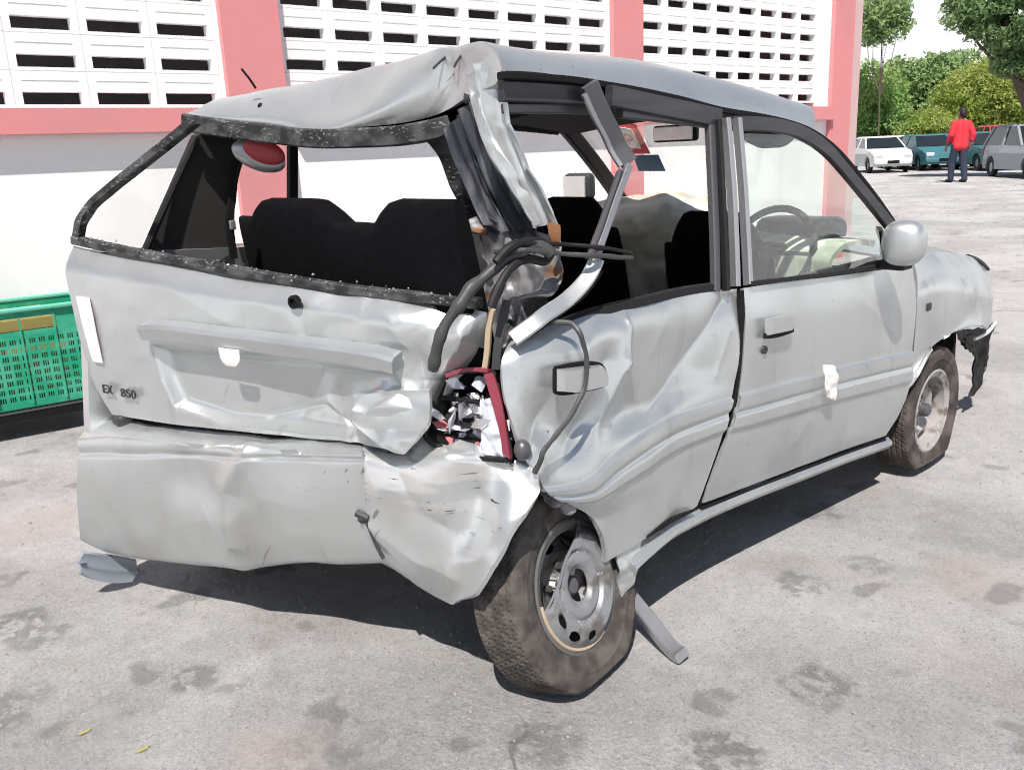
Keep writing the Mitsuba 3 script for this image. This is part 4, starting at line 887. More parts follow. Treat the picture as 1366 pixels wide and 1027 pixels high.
WN_ = np.array([-.75, .0, -.6])
wpt = lambda pts: pts
S0 = [(1.600, 0.426, 1.399), (1.600, 0.282, 1.371), (1.690, 0.283, 1.255), (1.690, 0.428, 1.259)]
sticker('windscreen__sticker', S0, (0, 0, 0), 'mat_sticker_red', 'red square sticker with white letter on the windscreen')
S1 = np.array([(1.598, 0.396, 1.369), (1.598, 0.300, 1.353), (1.678, 0.316, 1.276), (1.678, 0.404, 1.282)])
sticker('windscreen__sticker', S1, (-.004, 0, 0), 'mat_sticker_white')
tm = meshkit.text_mesh('P', .055, .002, bold=True)
xa = np.array(S1[1]) - S1[0]; xa /= np.linalg.norm(xa)
ya = np.array(S1[0]) - S1[3]; ya -= xa * (ya @ xa); ya /= np.linalg.norm(ya)
za = np.cross(xa, ya)
M = np.eye(4); M[:3, 0], M[:3, 1], M[:3, 2], M[:3, 3] = xa, ya, za, S1.mean(0) - xa * .018 - ya * .028 + za * .005
cobj('windscreen__letter', tm.apply_transform(M), 'mat_sticker_red', smooth=False)
sticker('windscreen__sticker', [(1.710, 0.392, 1.251), (1.710, 0.260, 1.250), (1.760, 0.263, 1.184), (1.760, 0.407, 1.186)], (0, 0, 0), 'mat_sticker_blue', 'dark blue sticker on the windscreen below the red one')


# ---- wheels
def tyre(R=.255, W=.150, flat=.03, na=720):
    prof = [(-.056, .158), (-.066, .172), (-.074, .195), (-.077, .215), (-.076, .236), (-.071, .249), (-.062, R - .001), (-.02, R + .001), (0, R + .0015), (.02, R + .001), (.062, R - .001), (.071, .249), (.076, .236), (.077, .215), (.074, .195), (.066, .172), (.056, .158)]
    pr = curve([(a, b, 0) for a, b in prof], 130 if na > 400 else 60)[:, :2]
    A = np.arange(na) * 2 * np.pi / na
    y, r = np.meshgrid(pr[:, 0], A, indexing='ij')
    rr = np.repeat(pr[:, 1][:, None], na, 1)
    tread = np.abs(y) < .066
    grooves = np.zeros_like(y)
    for c in (-.048, -.024, .0, .024, .048):
        grooves = np.maximum(grooves, np.exp(-((y - c) / .0026) ** 4))
    band = np.floor((y + .06) / .024)
    ph = (r * 72 / (2 * np.pi) + band * .37 + y * 10) % 1.0
    cross = np.exp(-((ph - .5) / .13) ** 4)
    rr = rr - tread * .0035 * np.maximum(grooves, cross * .8) * np.clip((.068 - np.abs(y)) / .004, 0, 1)
    # lettering-like ribs of the sidewall
    rr2 = rr
    X, Z = rr2 * np.cos(r), rr2 * np.sin(r)
    y = y * .88
    Y = y + np.sign(y) * ((np.abs(pr[:, 1][:, None] - .205) < .004) * .0015)
    low = np.clip(-(Z + R - flat) / flat, 0, 1)
    Y = Y * (1 + .25 * np.clip((-Z - .12) / .14, 0, 1))
    Z = np.where(Z < -R + flat, -R + flat + (Z + R - flat) * .05, Z)
    V = np.stack([X, Y, Z], -1)
    n, s = V.shape[:2]
    i, j = np.meshgrid(np.arange(n), np.arange(s), indexing='ij')
    q = np.stack([i * s + j, i * s + (j + 1) % s, ((i + 1) % n) * s + (j + 1) % s, ((i + 1) % n) * s + j], -1).reshape(-1, 4)
    m = trimesh.Trimesh(V.reshape(-1, 3), np.vstack([q[:, [0, 1, 2]], q[:, [0, 2, 3]]]), process=False)
    if m.volume < 0: m.invert()
    return m


def rim_mesh(dish=.035):
    # outward is -y; barrel then a dished, slotted disc
    barrel = lathe([(.150, .055), (.158, .060), (.166, .058), (.160, .048), (.146, .040), (.142, -.02), (.146, -.040), (.160, -.048), (.168, -.060), (.164, -.066), (.156, -.060), (.140, -.046), (.136, -.02), (.136, .05), (.150, .055)], 96)
    disc = Point(0, 0).buffer(.139, 48)
    for k in range(8):
        a = k * math.pi / 4
        s = affinity.scale(Point(0, 0).buffer(1, 12), .015, .027)
        disc = disc.difference(affinity.rotate(affinity.translate(s, .108, 0), math.degrees(a), origin=(0, 0)))
    for k in range(4):
        a = k * math.pi / 2 + .4
        disc = disc.difference(Point(.05 * math.cos(a), .05 * math.sin(a)).buffer(.006, 8))
    d = trimesh.creation.extrude_polygon(disc, .005, engine='earcut')
    d = d.subdivide_to_size(.014)
    r = np.linalg.norm(d.vertices[:, :2], axis=1)
    pz = np.interp(r, [0, .03, .034, .060, .070, .085, .105, .125, .139], [.030, .030, .012, .010, .018, .034, .030, .012, .0])
    d.vertices[:, 2] += pz - .02
    cap = lathe([(0, .05), (.018, .048), (.026, .040), (.028, .01), (0, .01)], 32)
    nuts = [trimesh.creation.cylinder(.009, .016, sections=6).apply_translation((.05 * math.cos(k * math.pi / 2 + .4), .05 * math.sin(k * math.pi / 2 + .4), .004)) for k in range(4)]
    a = cat(barrel, d)
    b = cat(cap, *nuts)
    X = trimesh.transformations.rotation_matrix(math.pi / 2, (1, 0, 0))       # local +z -> -y
    for m in (a, b): m.apply_transform(X)
    drum = trimesh.creation.cylinder(.10, .05, sections=48).apply_transform(X).apply_translation((0, .035, 0))
    return a, b, drum


def rot(rx, ry, rz):
    E = trimesh.transformations.euler_matrix
    return E(math.radians(rx), math.radians(ry), math.radians(rz), 'sxyz')


def add_wheel(pos, ang, tmat, rmat, label, flat=.03, flip=False, key='wheel', na=720):
    rim, nuts, drum = rim_mesh()
    M = np.eye(4)
    M[:3, :3] = rot(*ang)[:3, :3]
    M[:3, 3] = pos
    ty = tyre(flat=flat, na=na)
    if flip:
        for m in (rim, nuts, drum): m.apply_transform(rot(0, 0, 180))
    R2 = rot(0, 37, 0)
    rim.apply_transform(R2); nuts.apply_transform(R2)
    k = cobj(key, rim.apply_transform(M), rmat, label, smooth=30)
    obj(k + '__tyre', ty.apply_transform(M), tmat, smooth=40)
    obj(k + '__hub', nuts.apply_transform(M), 'mat_frame_dark', smooth=30)
    obj(k + '__brake_drum', drum.apply_transform(M), 'mat_black', smooth=30)
    return k, M


RW, RWM = add_wheel((.240, -.648, .225), (-16, 0, 12), 'mat_tyre', 'mat_rim_rear', 'splayed right rear wheel with worn brown tyre and broken trim')
FW, FWM = add_wheel((2.245, -.615, .236), (0, 0, 3), 'mat_tyre_front', 'mat_rim_front', 'front wheel with flat brown tyre and pale steel rim', flat=.062)
add_wheel((.0, .60, .245), (0, 0, 0), 'mat_tyre', 'mat_rim', None, flip=True, na=160)
add_wheel((2.245, .60, .245), (0, 0, 0), 'mat_tyre', 'mat_rim', None, flip=True, na=160)
# broken wheel trim: the dished cover, snapped off along a chord
cov = Point(0, 0).buffer(.152, 48).difference(Polygon([(-.165, -.015), (.085, .150), (-.02, .3), (-.4, .2)]))
for x, z, w, hh_, an in ((-.112, -.040, .012, .024, 20), (-.080, -.095, .012, .024, 55), (-.015, -.122, .010, .018, 95)):
    cov = cov.difference(affinity.translate(affinity.rotate(affinity.scale(Point(0, 0).buffer(1, 12), w, hh_), an), x, z))
cov = cov.difference(Point(.005, .0).buffer(.040, 24))
cm = trimesh.creation.extrude_polygon(cov, .003, engine='earcut').subdivide_to_size(.009)
rr_ = np.linalg.norm(cm.vertices[:, :2], axis=1)
cm.vertices[:, 2] += np.interp(rr_, [.03, .045, .052, .075, .085, .092, .128, .138, .146, .153], [.002, .006, .016, .018, .010, .022, .026, .020, .012, .002]) + .006 * (meshkit.noise(cm.vertices * 18, 3) - .5)
cm.apply_transform(trimesh.transformations.rotation_matrix(math.pi / 2, (1, 0, 0))).apply_translation((0, -.050, 0)).apply_transform(RWM)
cobj('wheel_trim', cm, 'mat_cover', 'grey dished wheel trim broken off along its upper edge', smooth=40)
cobj('wheel_trim__broken_and_lit_edge', tube(trimesh.transform_points(np.array([(-.152, -.060, -.010), (-.09, -.072, .034), (-.03, -.066, .076), (.03, -.070, .114), (.075, -.056, .144)]), RWM), .004, 8, 20), 'mat_frame')
tb = [(.152 * math.cos(a), -.060, .152 * math.sin(a)) for a in np.linspace(math.radians(176), math.radians(290), 30)]
cobj('wheel_trim__broken_and_lit_edge', tube(trimesh.transform_points(np.array(tb), RWM), .0045, 8), 'mat_tan_seal')  # pale arc stands for light caught along the lower rim

# ------------------------------------------------------------------ debris on the ground
p0, p1 = np.array([(0.503, -0.644, 0.100)][0]), np.array([(0.467, -0.847, 0.020)][0])
k = obj('fallen_trim_strip', bar([p0, p0 * .65 + p1 * .35 + (0, 0, -.003), p1, p1 + (p1 - p0) * .06 + (0, 0, .008)], .042, .026, (-.3, -.6, .8), 24), 'mat_frame', smooth=35)
tag(k, 'broken silver metal strut leaning from the sill to the ground by the rear wheel', 'metal strip')
obj('fallen_trim_strip__end', bar([p0 + (-.035, .0, .0), p0 + (-.01, 0, -.03), p0 + (.02, -.01, -.06)], .035, .03, (0, -1, .2), 10), 'mat_bare')
stones = []
sr = np.random.default_rng(5)
for _ in range(2600):
    x, y = sr.uniform(-1.2, 3.4), sr.uniform(-1.9, 1.6)
    s = sr.uniform(.0015, .0045) * (1.6 if sr.random() < .04 else 1)
    m = trimesh.creation.icosphere(0, s)
    m.vertices *= sr.uniform(.6, 1.3, (12, 1))
    m.apply_translation((x, y, s * .3))
    stones.append(m)
tag(obj('gravel', cat(*stones), pbr((.30, .28, .26), .9), smooth=False), 'loose grit scattered over the asphalt', kind='stuff')
labels['gravel']['category'] = 'gravel'

# ------------------------------------------------------------------ green crate on a black dolly, left
cb = np.array([(0.112, 2.670, 0.150)][0]); ca = np.array([(-0.349, 2.711, 0.150)][0])
ex = (ca - cb); ex[2] = 0; ex /= np.linalg.norm(ex)              # leftwards along the front
ey = np.array([-ex[1], ex[0], 0]); ey *= np.sign(ey[1])           # away from the yard
CL, CD, CH = .62, .42, .49
M = np.eye(4); M[:3, 0], M[:3, 1], M[:3, 2], M[:3, 3] = ex, ey, (0, 0, 1), cb
flipx = np.linalg.det(M[:3, :3]) < 0


def crate_panel(w, hgt, nx, nz, handle=False):
    p = sbox(0, 0, w, hgt)
    holes = []
    for i in range(nx):
        for j in range(nz):
            cx, cz = .03 + (i + .5) * (w - .06) / nx, .03 + (j + .5) * (hgt * .72 - .03) / nz
            for q in (-.010, 0, .010):
                holes.append(sbox(cx + q - .003, cz - .0125, cx + q + .003, cz + .0125))
    if handle:
        holes.append(sbox(w * .25, hgt * .80, w * .75, hgt * .90).buffer(.008))
    m = extr(p.difference(unary_union(holes)), .004)
    return m.apply_transform([[1, 0, 0, 0], [0, 0, 1, 0], [0, 1, 0, 0], [0, 0, 0, 1]])


def put(m):
    m = m.copy().apply_transform(M)
    if flipx: m.invert()
    return m


K = 'plastic_crate'
tag(K, 'green slatted plastic crate on a low black trolley beside the car', 'crate')
obj(K + '__front_panel', put(crate_panel(CL, CH, 13, 8, True)), 'mat_green', smooth=False)
obj(K + '__back_panel', put(crate_panel(CL, CH, 13, 8, True).apply_translation((0, CD, 0))), 'mat_green', smooth=False)
sp = crate_panel(CD, CH, 8, 6).apply_transform(trimesh.transformations.rotation_matrix(math.pi / 2, (0, 0, 1)))
obj(K + '__side_panel', put(sp.copy().apply_translation((.004, 0, 0))), 'mat_green', smooth=False)
obj(K + '__side_panel', put(sp.copy().apply_translation((CL, 0, 0))), 'mat_green', smooth=False)
obj(K + '__base', put(box((0, 0, 0), (CL, CD, .006))), 'mat_green', smooth=False)
rimp = [(-.008, -.008, CH), (CL + .008, -.008, CH), (CL + .008, CD + .008, CH), (-.008, CD + .008, CH), (-.008, -.008, CH)]
obj(K + '__rim', put(cat(*[bar([a, b], .03, .022, (0, 0, 1), 3, .6) for a, b in zip(rimp[:-1], rimp[1:])])), 'mat_green_light')
obj(K + '__rib', put(cat(*[box((x, -.008, .02), (x + .008, .0, CH - .02)) for x in np.linspace(.0, CL - .008, 5)])), 'mat_green', smooth=False)
tag(obj('cardboard_box', put(rbox((CL * .8, CD * .7, CH * .75), .01).apply_translation((CL / 2, CD / 2, CH * .52))), 'mat_card'), 'brown cardboard box inside the green crate', 'box')
K = 'crate_trolley'
tag(K, 'low black trolley under the green crate', 'trolley')
obj(K + '__deck', put(box((-.02, -.03, -.055), (CL + .3, CD + .03, -.003))), 'mat_black', smooth=False)
obj(K + '__edge', put(box((-.02, -.034, -.012), (CL + .3, -.030, -.004))), 'mat_frame_dark', smooth=False)
for x in (.02, CL + .2):
    for y in (.0, CD):
        w = trimesh.creation.cylinder(.048, .03, sections=32).apply_transform(trimesh.transformations.rotation_matrix(math.pi / 2, (1, 0, 0))).apply_translation((x, y, -.10))
        obj(K + '__wheel', put(w), 'mat_rubber')

# ------------------------------------------------------------------ far yard: cars, person, wall, trees
exec_far = True


def far_car(key, pos, yaw, L, mat, label, group=None, hh=1.34, wd=1.52):
    """A hatchback, saloon or van: nose towards +x of its own frame."""
    M = T().translate(pos).rotate([0, 0, 1], yaw)
    h2 = wd / 2
    prof = [(-L / 2, .35), (-L / 2 + .02, .75), (-L / 2 + .12, .93), (L * .16, .90), (L * .40, .78), (L / 2 - .05, .62), (L / 2, .38), (L / 2 - .1, .24), (-L / 2 + .1, .24)]
    poly = Polygon(prof)
    for cx in (-L * .30, L * .31):
        poly = poly.difference(Point(cx, .28).buffer(.34, 16))
    def ext(p, w, taper):
        m = extr(p, w).apply_transform([[1, 0, 0, 0], [0, 0, -1, w / 2], [0, 1, 0, 0], [0, 0, 0, 1]])
        m = m.subdivide_to_size(.35)
        k = 1 - taper * np.clip((np.abs(m.vertices[:, 0]) - L * .36) / (L * .14), 0, 1) - .06 * np.clip((m.vertices[:, 2] - .7) / .3, 0, 1)
        m.vertices[:, 1] *= k
        return m
    obj(key + '__body', ext(poly, wd, .12), mat, smooth=25, to_world=M)
    lo = [(-L * .46, .92), (L * .20, .90)]
    hi = [(-L * .38, hh - .06), (L * .02, hh - .06)]
    g = hull([(x, s * h2 * .93, z) for x, z in lo for s in (-1, 1)] + [(x, s * h2 * .74, z) for x, z in hi for s in (-1, 1)])
    obj(key + '__windows', g, 'mat_car_glass', smooth=False, to_world=M)
    rf = hull([(x, s * h2 * .76, hh - .065) for x in (-L * .39, L * .03) for s in (-1, 1)] + [(x, s * h2 * .66, hh) for x in (-L * .34, -L * .02) for s in (-1, 1)])
    obj(key + '__roof', rf, mat, smooth=25, to_world=M)
    for s in (-1, 1):
        for a, b in ((lo[0], hi[0]), (lo[1], hi[1]), ((-L * .12, .91), (-L * .13, hh - .06))):
            obj(key + '__roof_pillar', tube([(a[0], s * h2 * .945, a[1]), (b[0], s * h2 * .755, b[1])], .035, 6), mat, to_world=M)
        obj(key + '__headlight', rbox((.10, .30, .16), .04).apply_translation((L / 2 - .08, s * h2 * .66, .60)), 'mat_clear_shard', to_world=M)
        obj(key + '__tail_light', rbox((.08, .20, .28), .03).apply_translation((-L / 2 + .05, s * h2 * .78, .75)), 'mat_red_dull', to_world=M)
        for cx in (-L * .30, L * .31):
            X = trimesh.transformations.rotation_matrix(math.pi / 2, (1, 0, 0))
            k = obj(key + '__wheel', trimesh.creation.torus(.21, .085, 24, 12).apply_transform(X).apply_translation((cx, s * (h2 - .10), .28)), 'mat_rubber', smooth=50, to_world=M)
            obj(k + '__rim', trimesh.creation.cylinder(.16, .05, sections=20).apply_transform(X).apply_translation((cx, s * (h2 - .075), .28)), 'mat_frame', to_world=M)
    obj(key + '__bumper', rbox((.12, wd * .86, .18), .05).apply_translation((L / 2 - .03, 0, .38)), mat, to_world=M)
    obj(key + '__bumper', rbox((.12, wd * .86, .18), .05).apply_translation((-L / 2 + .03, 0, .42)), mat, to_world=M)
    obj(key + '__number_plate', rbox((.02, .42, .11), .005).apply_translation((L / 2 + .035, 0, .40)), 'mat_black', to_world=M)
    tag(key, label, 'car', group)


for nm, c in {'mat_car_white': (.62, .63, .63), 'mat_car_teal': (.05, .17, .20), 'mat_car_blue': (.06, .13, .32), 'mat_car_red': (.45, .05, .06), 'mat_car_grey': (.30, .33, .36), 'mat_car_green': (.05, .14, .14)}.items():
    scene[nm] = two(pbr(c, .3, .1, clearcoat=.6))
scene['mat_car_glass'] = two(pbr((.02, .025, .028), .08))
GP = 'cars parked along the far edge of the yard'
far_car('parked_car', [(32.809, 15.183, 0.000)][0], 222, 3.7, 'mat_car_white', 'white parked car nearest the pink corner pillar, far across the yard', GP)
far_car('parked_car_001', [(36.585, 16.091, 0.000)][0], 215, 3.8, 'mat_car_white', 'white car parked second from the pink pillar, beside the teal car', GP)
far_car('parked_car_002', [(34.438, 14.060, 0.000)][0], 222, 3.9, 'mat_car_teal', 'teal car parked to the left of the person in red', GP)
far_car('parked_car_003', [(37.488, 14.579, 0.000)][0], 214, 4.0, 'mat_car_blue', 'blue car parked directly behind the person in red', GP)
far_car('parked_car_004', [(33.624, 11.659, -0.000)][0], 224, 4.0, 'mat_car_green', 'dark teal green car just right of the person in red', GP)
far_car('parked_car_005', [(40.146, 13.529, 0.000)][0], 220, 4.0, 'mat_car_red', 'red car whose roof shows behind the silver car at far right', GP, hh=1.6)
far_car('parked_car_006', [(27.335, 7.741, 0.000)][0], 222, 4.1, 'mat_car_grey', 'silver grey car cut off by the right edge of the photo', GP, hh=1.5)


far_car('parked_car_007', [(42.431, 19.956, 0.000)][0], 232, 3.8, 'mat_car_grey', 'grey car parked behind the leftmost white car by the pink pillar', GP)
far_car('parked_car_008', [(43.776, 18.855, 0.000)][0], 205, 3.9, 'mat_car_blue', 'small blue car in the back row left of the person in red', GP)
far_car('parked_car_009', [(40.972, 15.172, 0.000)][0], 228, 3.9, 'mat_car_white', 'white car in the back row just right of the person in red', GP)
far_car('parked_car_010', [(42.808, 13.722, 0.000)][0], 230, 4.0, 'mat_car_blue', 'blue car in the back row partly hidden by the silver grey car', GP)


far_car('parked_car_011', [(40.421, 19.532, 0.000)][0], 240, 3.6, 'mat_car_teal', 'dark teal car at the left end of the back row next to the pink pillar', GP)
far_car('parked_car_012', [(44.911, 18.251, 0.000)][0], 238, 3.8, 'mat_car_grey', 'grey car in the back row between the blue cars left of the person', GP)
far_car('parked_car_013', [(44.236, 15.391, 0.000)][0], 215, 3.8, 'mat_car_white', 'pale car far back between the red car and the white one', GP)


# person
def skel(bones, res=.02, it=8):
    parts = []
    for (a, ra), (b, rb) in bones:
        s = [m3.Manifold.sphere(r, 20).translate([float(x) for x in c]) for c, r in ((a, ra), (b, rb))]
        parts.append(m3.Manifold.batch_hull(s))
    M_ = m3.Manifold.batch_boolean(parts, m3.OpType.Add).refine_to_length(res)
    me = M_.to_mesh()
    t = trimesh.Trimesh(me.vert_properties[:, :3], me.tri_verts, process=True)
    trimesh.smoothing.filter_taubin(t, .5, .53, it)
    return t


pp = np.array([(24.535, 8.700, 0.000)][0])
PM = T().translate(pp.tolist()).rotate([0, 0, 1], 60).scale(1.13)
hd, nk = (0, 0, 1.62), (0, 0, 1.46)
arms = [(( -.01, s * .19, 1.38), .05, (-.06 + .05 * s, s * .26, 1.12), .042, (.04 + .10 * s, s * .25, .90), .033) for s in (1, -1)]
legs = [((0, s * .09, .88), .085, (.08 * s + .03, s * .10, .48), .06, (.12 * s - .02, s * .10, .08), .042) for s in (1, -1)]
bones = [((hd, .095), ((.015, 0, 1.56), .075)), (((0, 0, 1.56), .055), ((0, 0, 1.42), .055)), (((0, .12, 1.38), .07), ((0, -.12, 1.38), .07)), (((0, .06, 1.3), .10), ((0, .05, .98), .10)), (((0, -.06, 1.3), .10), ((0, -.05, .98), .10))]
for a, ra, b, rb, c, rc in arms: bones += [((a, ra), (b, rb)), ((b, rb), (c, rc))]
for a, ra, b, rb, c, rc in legs: bones += [((a, ra), (b, rb)), ((b, rb), (c, rc)), ((c, .04), ((c[0] + .15, c[1], .035), .032))]
for a, ra, b, rb, c, rc in arms:
    c = np.array(c); s = np.sign(c[1])
    pal = c + (.02, 0, -.07)
    bones.append(((c, .028), (pal, .03)))
    for q, ln in zip((-.03, -.01, .01, .03), (.06, .075, .07, .055)):
        bones.append((((pal[0] + q, pal[1], pal[2] - .02), .010), ((pal[0] + q * 1.1 + .015, pal[1] - s * .012, pal[2] - .02 - ln), .008)))
    bones.append(((pal + (.02, -s * .01, .02), .011), (pal + (.055, -s * .02, -.02), .009)))
bones += [(((.09, 0, 1.605), .018), ((.10, 0, 1.59), .014)), (((.0, .093, 1.61), .02), ((0, .095, 1.59), .015)), (((.0, -.093, 1.61), .02), ((0, -.095, 1.59), .015))]
scene['mat_skin'] = two(pbr((.22, .12, .075), .6))
scene['mat_shirt'] = two(pbr((.62, .03, .05), .8))
scene['mat_jeans'] = two(pbr((.025, .035, .06), .85))
scene['mat_hair'] = two(pbr((.012, .010, .010), .6))
tag('person', 'person in a red shirt and dark trousers walking across the far yard', 'person')
obj('person__body', skel(bones, .015, 4), 'mat_skin', smooth=60, to_world=PM)
sb = [(((0, .12, 1.38), .085), ((0, -.12, 1.38), .085)), (((0, .07, 1.33), .115), ((0, .06, .86), .138)), (((0, -.07, 1.33), .115), ((0, -.06, .86), .138)), (((0, 0, 1.44), .07), ((0, 0, 1.36), .09))]
for a, ra, b, rb, c, rc in arms: sb += [((a, ra + .03), (b, rb + .028)), ((b, rb + .028), (np.array(b) * .45 + np.array(c) * .55, rc + .025))]
obj('person__shirt', skel(sb, .02, 6), 'mat_shirt', smooth=60, to_world=PM)
tb_ = [(((0, .05, .92), .11), ((0, -.05, .92), .11))]
for a, ra, b, rb, c, rc in legs: tb_ += [((a, ra + .025), (b, rb + .025)), ((b, rb + .025), (c, rc + .025))]
obj('person__trousers', skel(tb_, .02, 6), 'mat_jeans', smooth=60, to_world=PM)
obj('person__hair', skel([((( -.02, 0, 1.67), .092), ((-.03, 0, 1.62), .095)), (((.02, 0, 1.69), .075), ((-.05, 0, 1.58), .07))], .02, 4), 'mat_hair', smooth=60, to_world=PM)
for a, ra, b, rb, c, rc in legs:
    obj('person__shoe', skel([(((c[0] - .02, c[1], .045), .045), ((c[0] + .15, c[1], .035), .036))], .02, 3), 'mat_hair', smooth=60, to_world=PM)

# yard edge: low dark wall, verge
E0, E1 = np.array([(40.132, 20.922, 0.000)][0]), np.array([(47.361, 13.382, 0.000)][0])
ed = (E1 - E0) / np.linalg.norm(E1 - E0)
V0 = E0 - ed * 30; V1 = E1 + ed * 40
nv_ = np.array([ed[1], -ed[0], 0]); nv_ *= np.sign(nv_ @ np.array([1, 1, 0]))
m = bar([V0 + (0, 0, .55) + nv_ * 6, V1 + (0, 0, .55) + nv_ * 6], .25, 1.5, (0, 0, 1), 3)
tag(obj('boundary_wall', m, pbr((.06, .075, .08), .8), smooth=False), 'low dark boundary wall behind the row of far parked cars', 'wall')
gb = trimesh.Trimesh([V0 - nv_ * .6 + (0, 0, .004), V1 - nv_ * .6 + (0, 0, .004), V1 + nv_ * 60 + (0, 0, .004), V0 + nv_ * 60 + (0, 0, .004)], [[0, 1, 2], [0, 2, 3]], process=False)
tag(obj('grass_verge', gb, two(pbr(proc(f_leaf((.10, .12, .03), (.20, .19, .07))), .95)), smooth=False), 'yellow green grass verge along the far edge of the yard', kind='structure')
labels['grass_verge']['category'] = 'grass'


# trees
def leaf_cloud(blobs, n, size, seed, flat=.6):
    n, size = int(n * 2.2), size * .6
    r = np.random.default_rng(seed)
    P = []
    vol = np.array([b[1] ** 2 for b in blobs]); vol = vol / vol.sum()
    for (c, rad), w in zip(blobs, vol):
        k = int(n * w)
        d = r.normal(size=(k, 3)); d /= np.linalg.norm(d, axis=1, keepdims=True)
        rr = rad * r.uniform(.35, 1.05, (k, 1)) ** .6
        q = np.array(c) + d * rr * (1, 1, .8)
        keep = meshkit.noise(q * 1.7 / max(.8, rad * .5), seed) > .43
        P.append(q[keep])
    P = np.vstack(P)
    k = len(P)
    a = r.normal(size=(k, 3)); a /= np.linalg.norm(a, axis=1, keepdims=True)
    b = np.cross(a, r.normal(size=(k, 3))); b /= np.linalg.norm(b, axis=1, keepdims=True)
    s = size * r.uniform(.6, 1.4, (k, 1))
    V = np.stack([P - a * s, P + b * s * .45, P + a * s, P - b * s * .45], 1).reshape(-1, 3)
    i = np.arange(k)[:, None] * 4
    return V, np.hstack([i, i + 1, i + 2, i + 3])


def tree(key, base, blobs, n, size, mat, label, seed, cat_='tree', group=None, trunk=.16):
    b = np.array(base, float)
    cs = np.array([c for c, _ in blobs]); top = cs.mean(0)
    r = np.random.default_rng(seed)
    limbs = [tube([b, b * .5 + top * .5 * np.array([1, 1, .55]) + b * np.array([0, 0, .0]), top], np.linspace(trunk, trunk * .4, 12), 8, 12)]
    mid = b * .5 + top * .5
    for c, rad in blobs:
        limbs.append(tube([mid, (mid + np.array(c)) / 2 + r.normal(size=3) * .15, np.array(c)], np.linspace(trunk * .5, trunk * .12, 10), 6, 10))
    obj(key + '__trunk', cat(*limbs), 'mat_bark')
    obj(key + '__crown', leaf_cloud(blobs, n, size, seed), mat, smooth=False)
    tag(key, label, cat_, group)


scene['mat_bark'] = two(pbr((.11, .085, .065), .9))


def leafmat(a, b):
    c = tuple((x + y) / 2 for x, y in zip(a, b))
    return {'type': 'principledthin', 'base_color': proc(f_leaf(a, b)), 'roughness': .55, 'diff_trans': .9, 'spec_trans': 0.0, 'eta': 1.35}


scene['mat_leaf_bright'] = leafmat((.26, .42, .14), (.40, .52, .20))
scene['mat_leaf_mid'] = leafmat((.26, .40, .18), (.36, .48, .22))
scene['mat_leaf_dark'] = leafmat((.22, .34, .16), (.34, .45, .22))
scene['mat_leaf_yellow'] = leafmat((.32, .42, .10), (.46, .52, .18))


def blob(px, py, h, r):
    return (np.array((px, py, h)), r)


BL1 = [(42.995, 21.397, 1.824), (43.223, 20.963, 2.529), (43.489, 20.445, 1.589), (43.112, 21.175, 3.626), (43.734, 19.955, 1.199), (42.797, 21.764, 2.943), (43.381, 20.657, 0.866)]
tree('roadside_tree', np.array([(43.288, 20.839, 0.132)][0]) * (1, 1, 0), [(c, r) for c, r in zip(BL1, (2.27, 1.82, 1.70, 1.82, 1.48, 2.27, 1.59))], 14000, .16, 'mat_leaf_bright', 'bright green bushy tree just right of the pink corner pillar', 101)
BL2 = [(39.613, 19.236, 6.350), (39.771, 18.931, 6.888), (39.410, 19.618, 6.706), (39.911, 18.658, 5.975), (40.068, 18.344, 6.324)]
tree('roadside_tree_001', np.array([(39.839, 18.799, 0.216)][0]) * (1, 1, 0), [(c, r) for c, r in zip(BL2, (1.3, 1.2, 1.5, .8, .7))], 5000, .16, 'mat_leaf_mid', 'slender tree with thin bare trunk and high sparse crown against the sky', 102, trunk=.045)
BL3 = [(52.987, 23.791, 3.950), (53.402, 22.905, 4.390), (53.768, 22.092, 4.162), (53.200, 23.342, 2.642), (53.697, 22.252, 2.787), (54.042, 21.461, 4.404), (52.784, 24.211, 4.828)]
tree('roadside_tree_002', np.array([(53.604, 22.461, 0.441)][0]) * (1, 1, 0), [(c, r) for c, r in zip(BL3, (2.2, 2.0, 2.0, 2.4, 2.5, 2.0, 1.4))], 14000, .24, 'mat_leaf_mid', 'distant hazy green tree behind the person in red', 103)
BL4 = [(48.697, 18.696, 2.941), (49.079, 17.757, 3.249), (49.375, 16.990, 3.562), (49.627, 16.311, 2.965), (48.866, 18.286, 1.786), (49.307, 17.170, 1.911), (49.724, 16.041, 1.662), (49.957, 15.374, 2.900)]
tree('roadside_tree_003', np.array([(49.360, 17.031, 0.210)][0]) * (1, 1, 0), [(c, r) for c, r in zip(BL4, (1.93, 2.31, 2.19, 2.31, 2.06, 2.31, 2.31, 2.57))], 22000, .17, 'mat_leaf_yellow', 'broad yellow green tree on the right above the parked cars', 104)
BL5 = [(26.548, 9.453, 4.644), (26.734, 8.998, 4.396), (26.894, 8.588, 4.645), (27.066, 8.125, 4.204), (26.851, 8.699, 3.909), (27.010, 8.279, 3.432), (26.489, 9.592, 4.159), (26.908, 8.550, 3.157), (27.230, 7.663, 3.766), (26.740, 8.983, 5.276), (27.066, 8.126, 5.168), (26.529, 9.498, 5.241)]
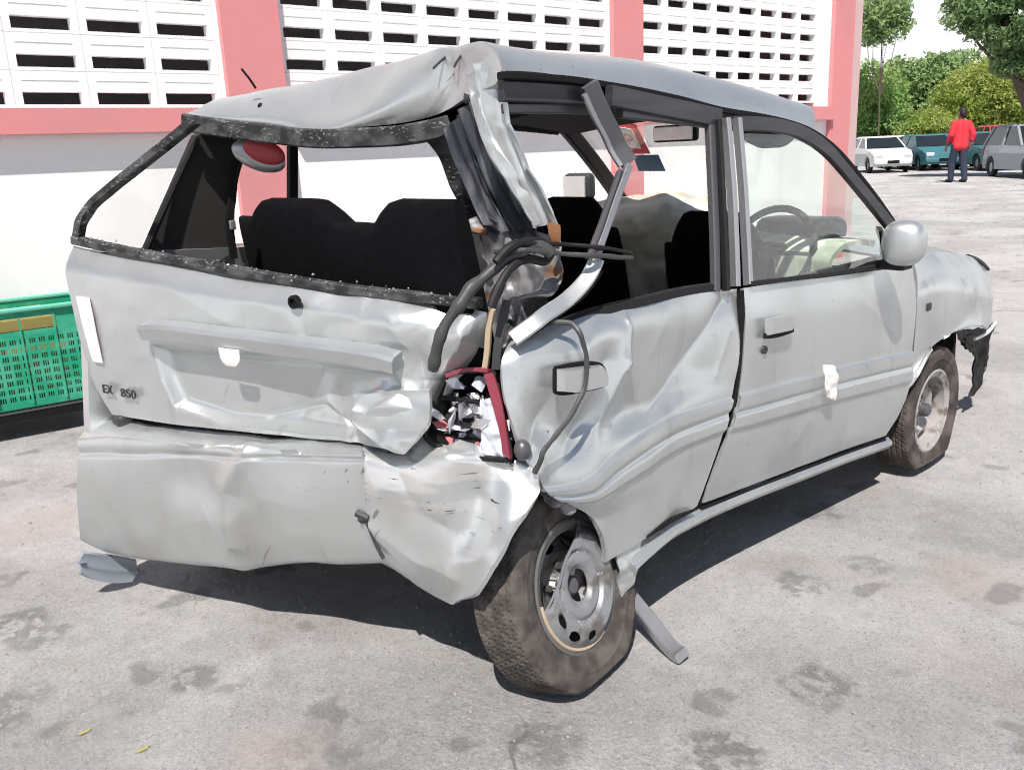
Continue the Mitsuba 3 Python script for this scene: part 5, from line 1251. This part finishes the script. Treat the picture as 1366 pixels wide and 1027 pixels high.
tree('roadside_tree_004', np.array([(28.570, 6.761, 0.165)][0]) * (1, 1, 0), [(c, r) for c, r in zip(BL5, (.9, 1.0, 1.1, 1.2, .7, .8, .35, .5, 1.4, 1.0, 1.2, .8))], 15000, .13, 'mat_leaf_dark', 'darker tree reaching in from the top right corner of the sky', 105, trunk=.2)
BL6 = [(44.028, 19.346, 1.423), (44.384, 18.579, 1.491), (44.693, 17.886, 1.205), (44.192, 18.997, 0.790), (44.569, 18.169, 0.860)]
tree('roadside_shrub', np.array([(44.424, 18.491, 0.150)][0]) * (1, 1, 0), [(c, r) for c, r in zip(BL6, (1.32, 1.45, 1.32, 1.18, 1.18))], 9000, .13, 'mat_leaf_yellow', 'low yellow green shrub behind the far cars left of the person', 106, 'shrub', trunk=.07)
BL7 = [(59.921, 32.127, 2.115), (60.639, 30.814, 2.299), (61.427, 29.292, 2.467), (62.073, 27.971, 2.139), (62.770, 26.460, 2.054), (63.410, 24.983, 2.219), (64.017, 23.490, 1.890), (64.562, 22.057, 2.051), (65.070, 20.628, 1.970), (65.458, 19.467, 2.373)]
tag(obj('distant_wood', leaf_cloud([(c, 3.2) for c in BL7], 16000, .32, 107), 'mat_leaf_mid', smooth=False), 'far-off band of green trees closing the view on the right', kind='stuff')
labels['distant_wood']['category'] = 'wood'

for i, (px, lb) in enumerate((([(-0.756, -0.061, 0.010)][0], 'yellowish dry leaf nearer the left edge of the photo'), ([(-0.676, -0.225, 0.010)][0], 'small yellow green leaf near the bottom edge of the photo'))):
    V = np.array([[-.03, 0, .002], [-.01, .011, .006], [.015, .010, .004], [.03, .002, .008], [.012, -.009, .004], [-.012, -.010, .006]]) * .6 + np.array(px) * (1, 1, 0)
    F = [[0, 1, 5], [1, 2, 5], [2, 4, 5], [2, 3, 4]]
    k = obj('fallen_leaf', trimesh.Trimesh(np.vstack([V, V - (0, 0, .001)]), F + [[a + 6, c + 6, b + 6] for a, b, c in F], process=False), 'mat_leaf_fallen', smooth=False)
    tag(k, lb, 'leaf')
scene['mat_leaf_fallen'] = two(pbr((.30, .28, .12), .8))
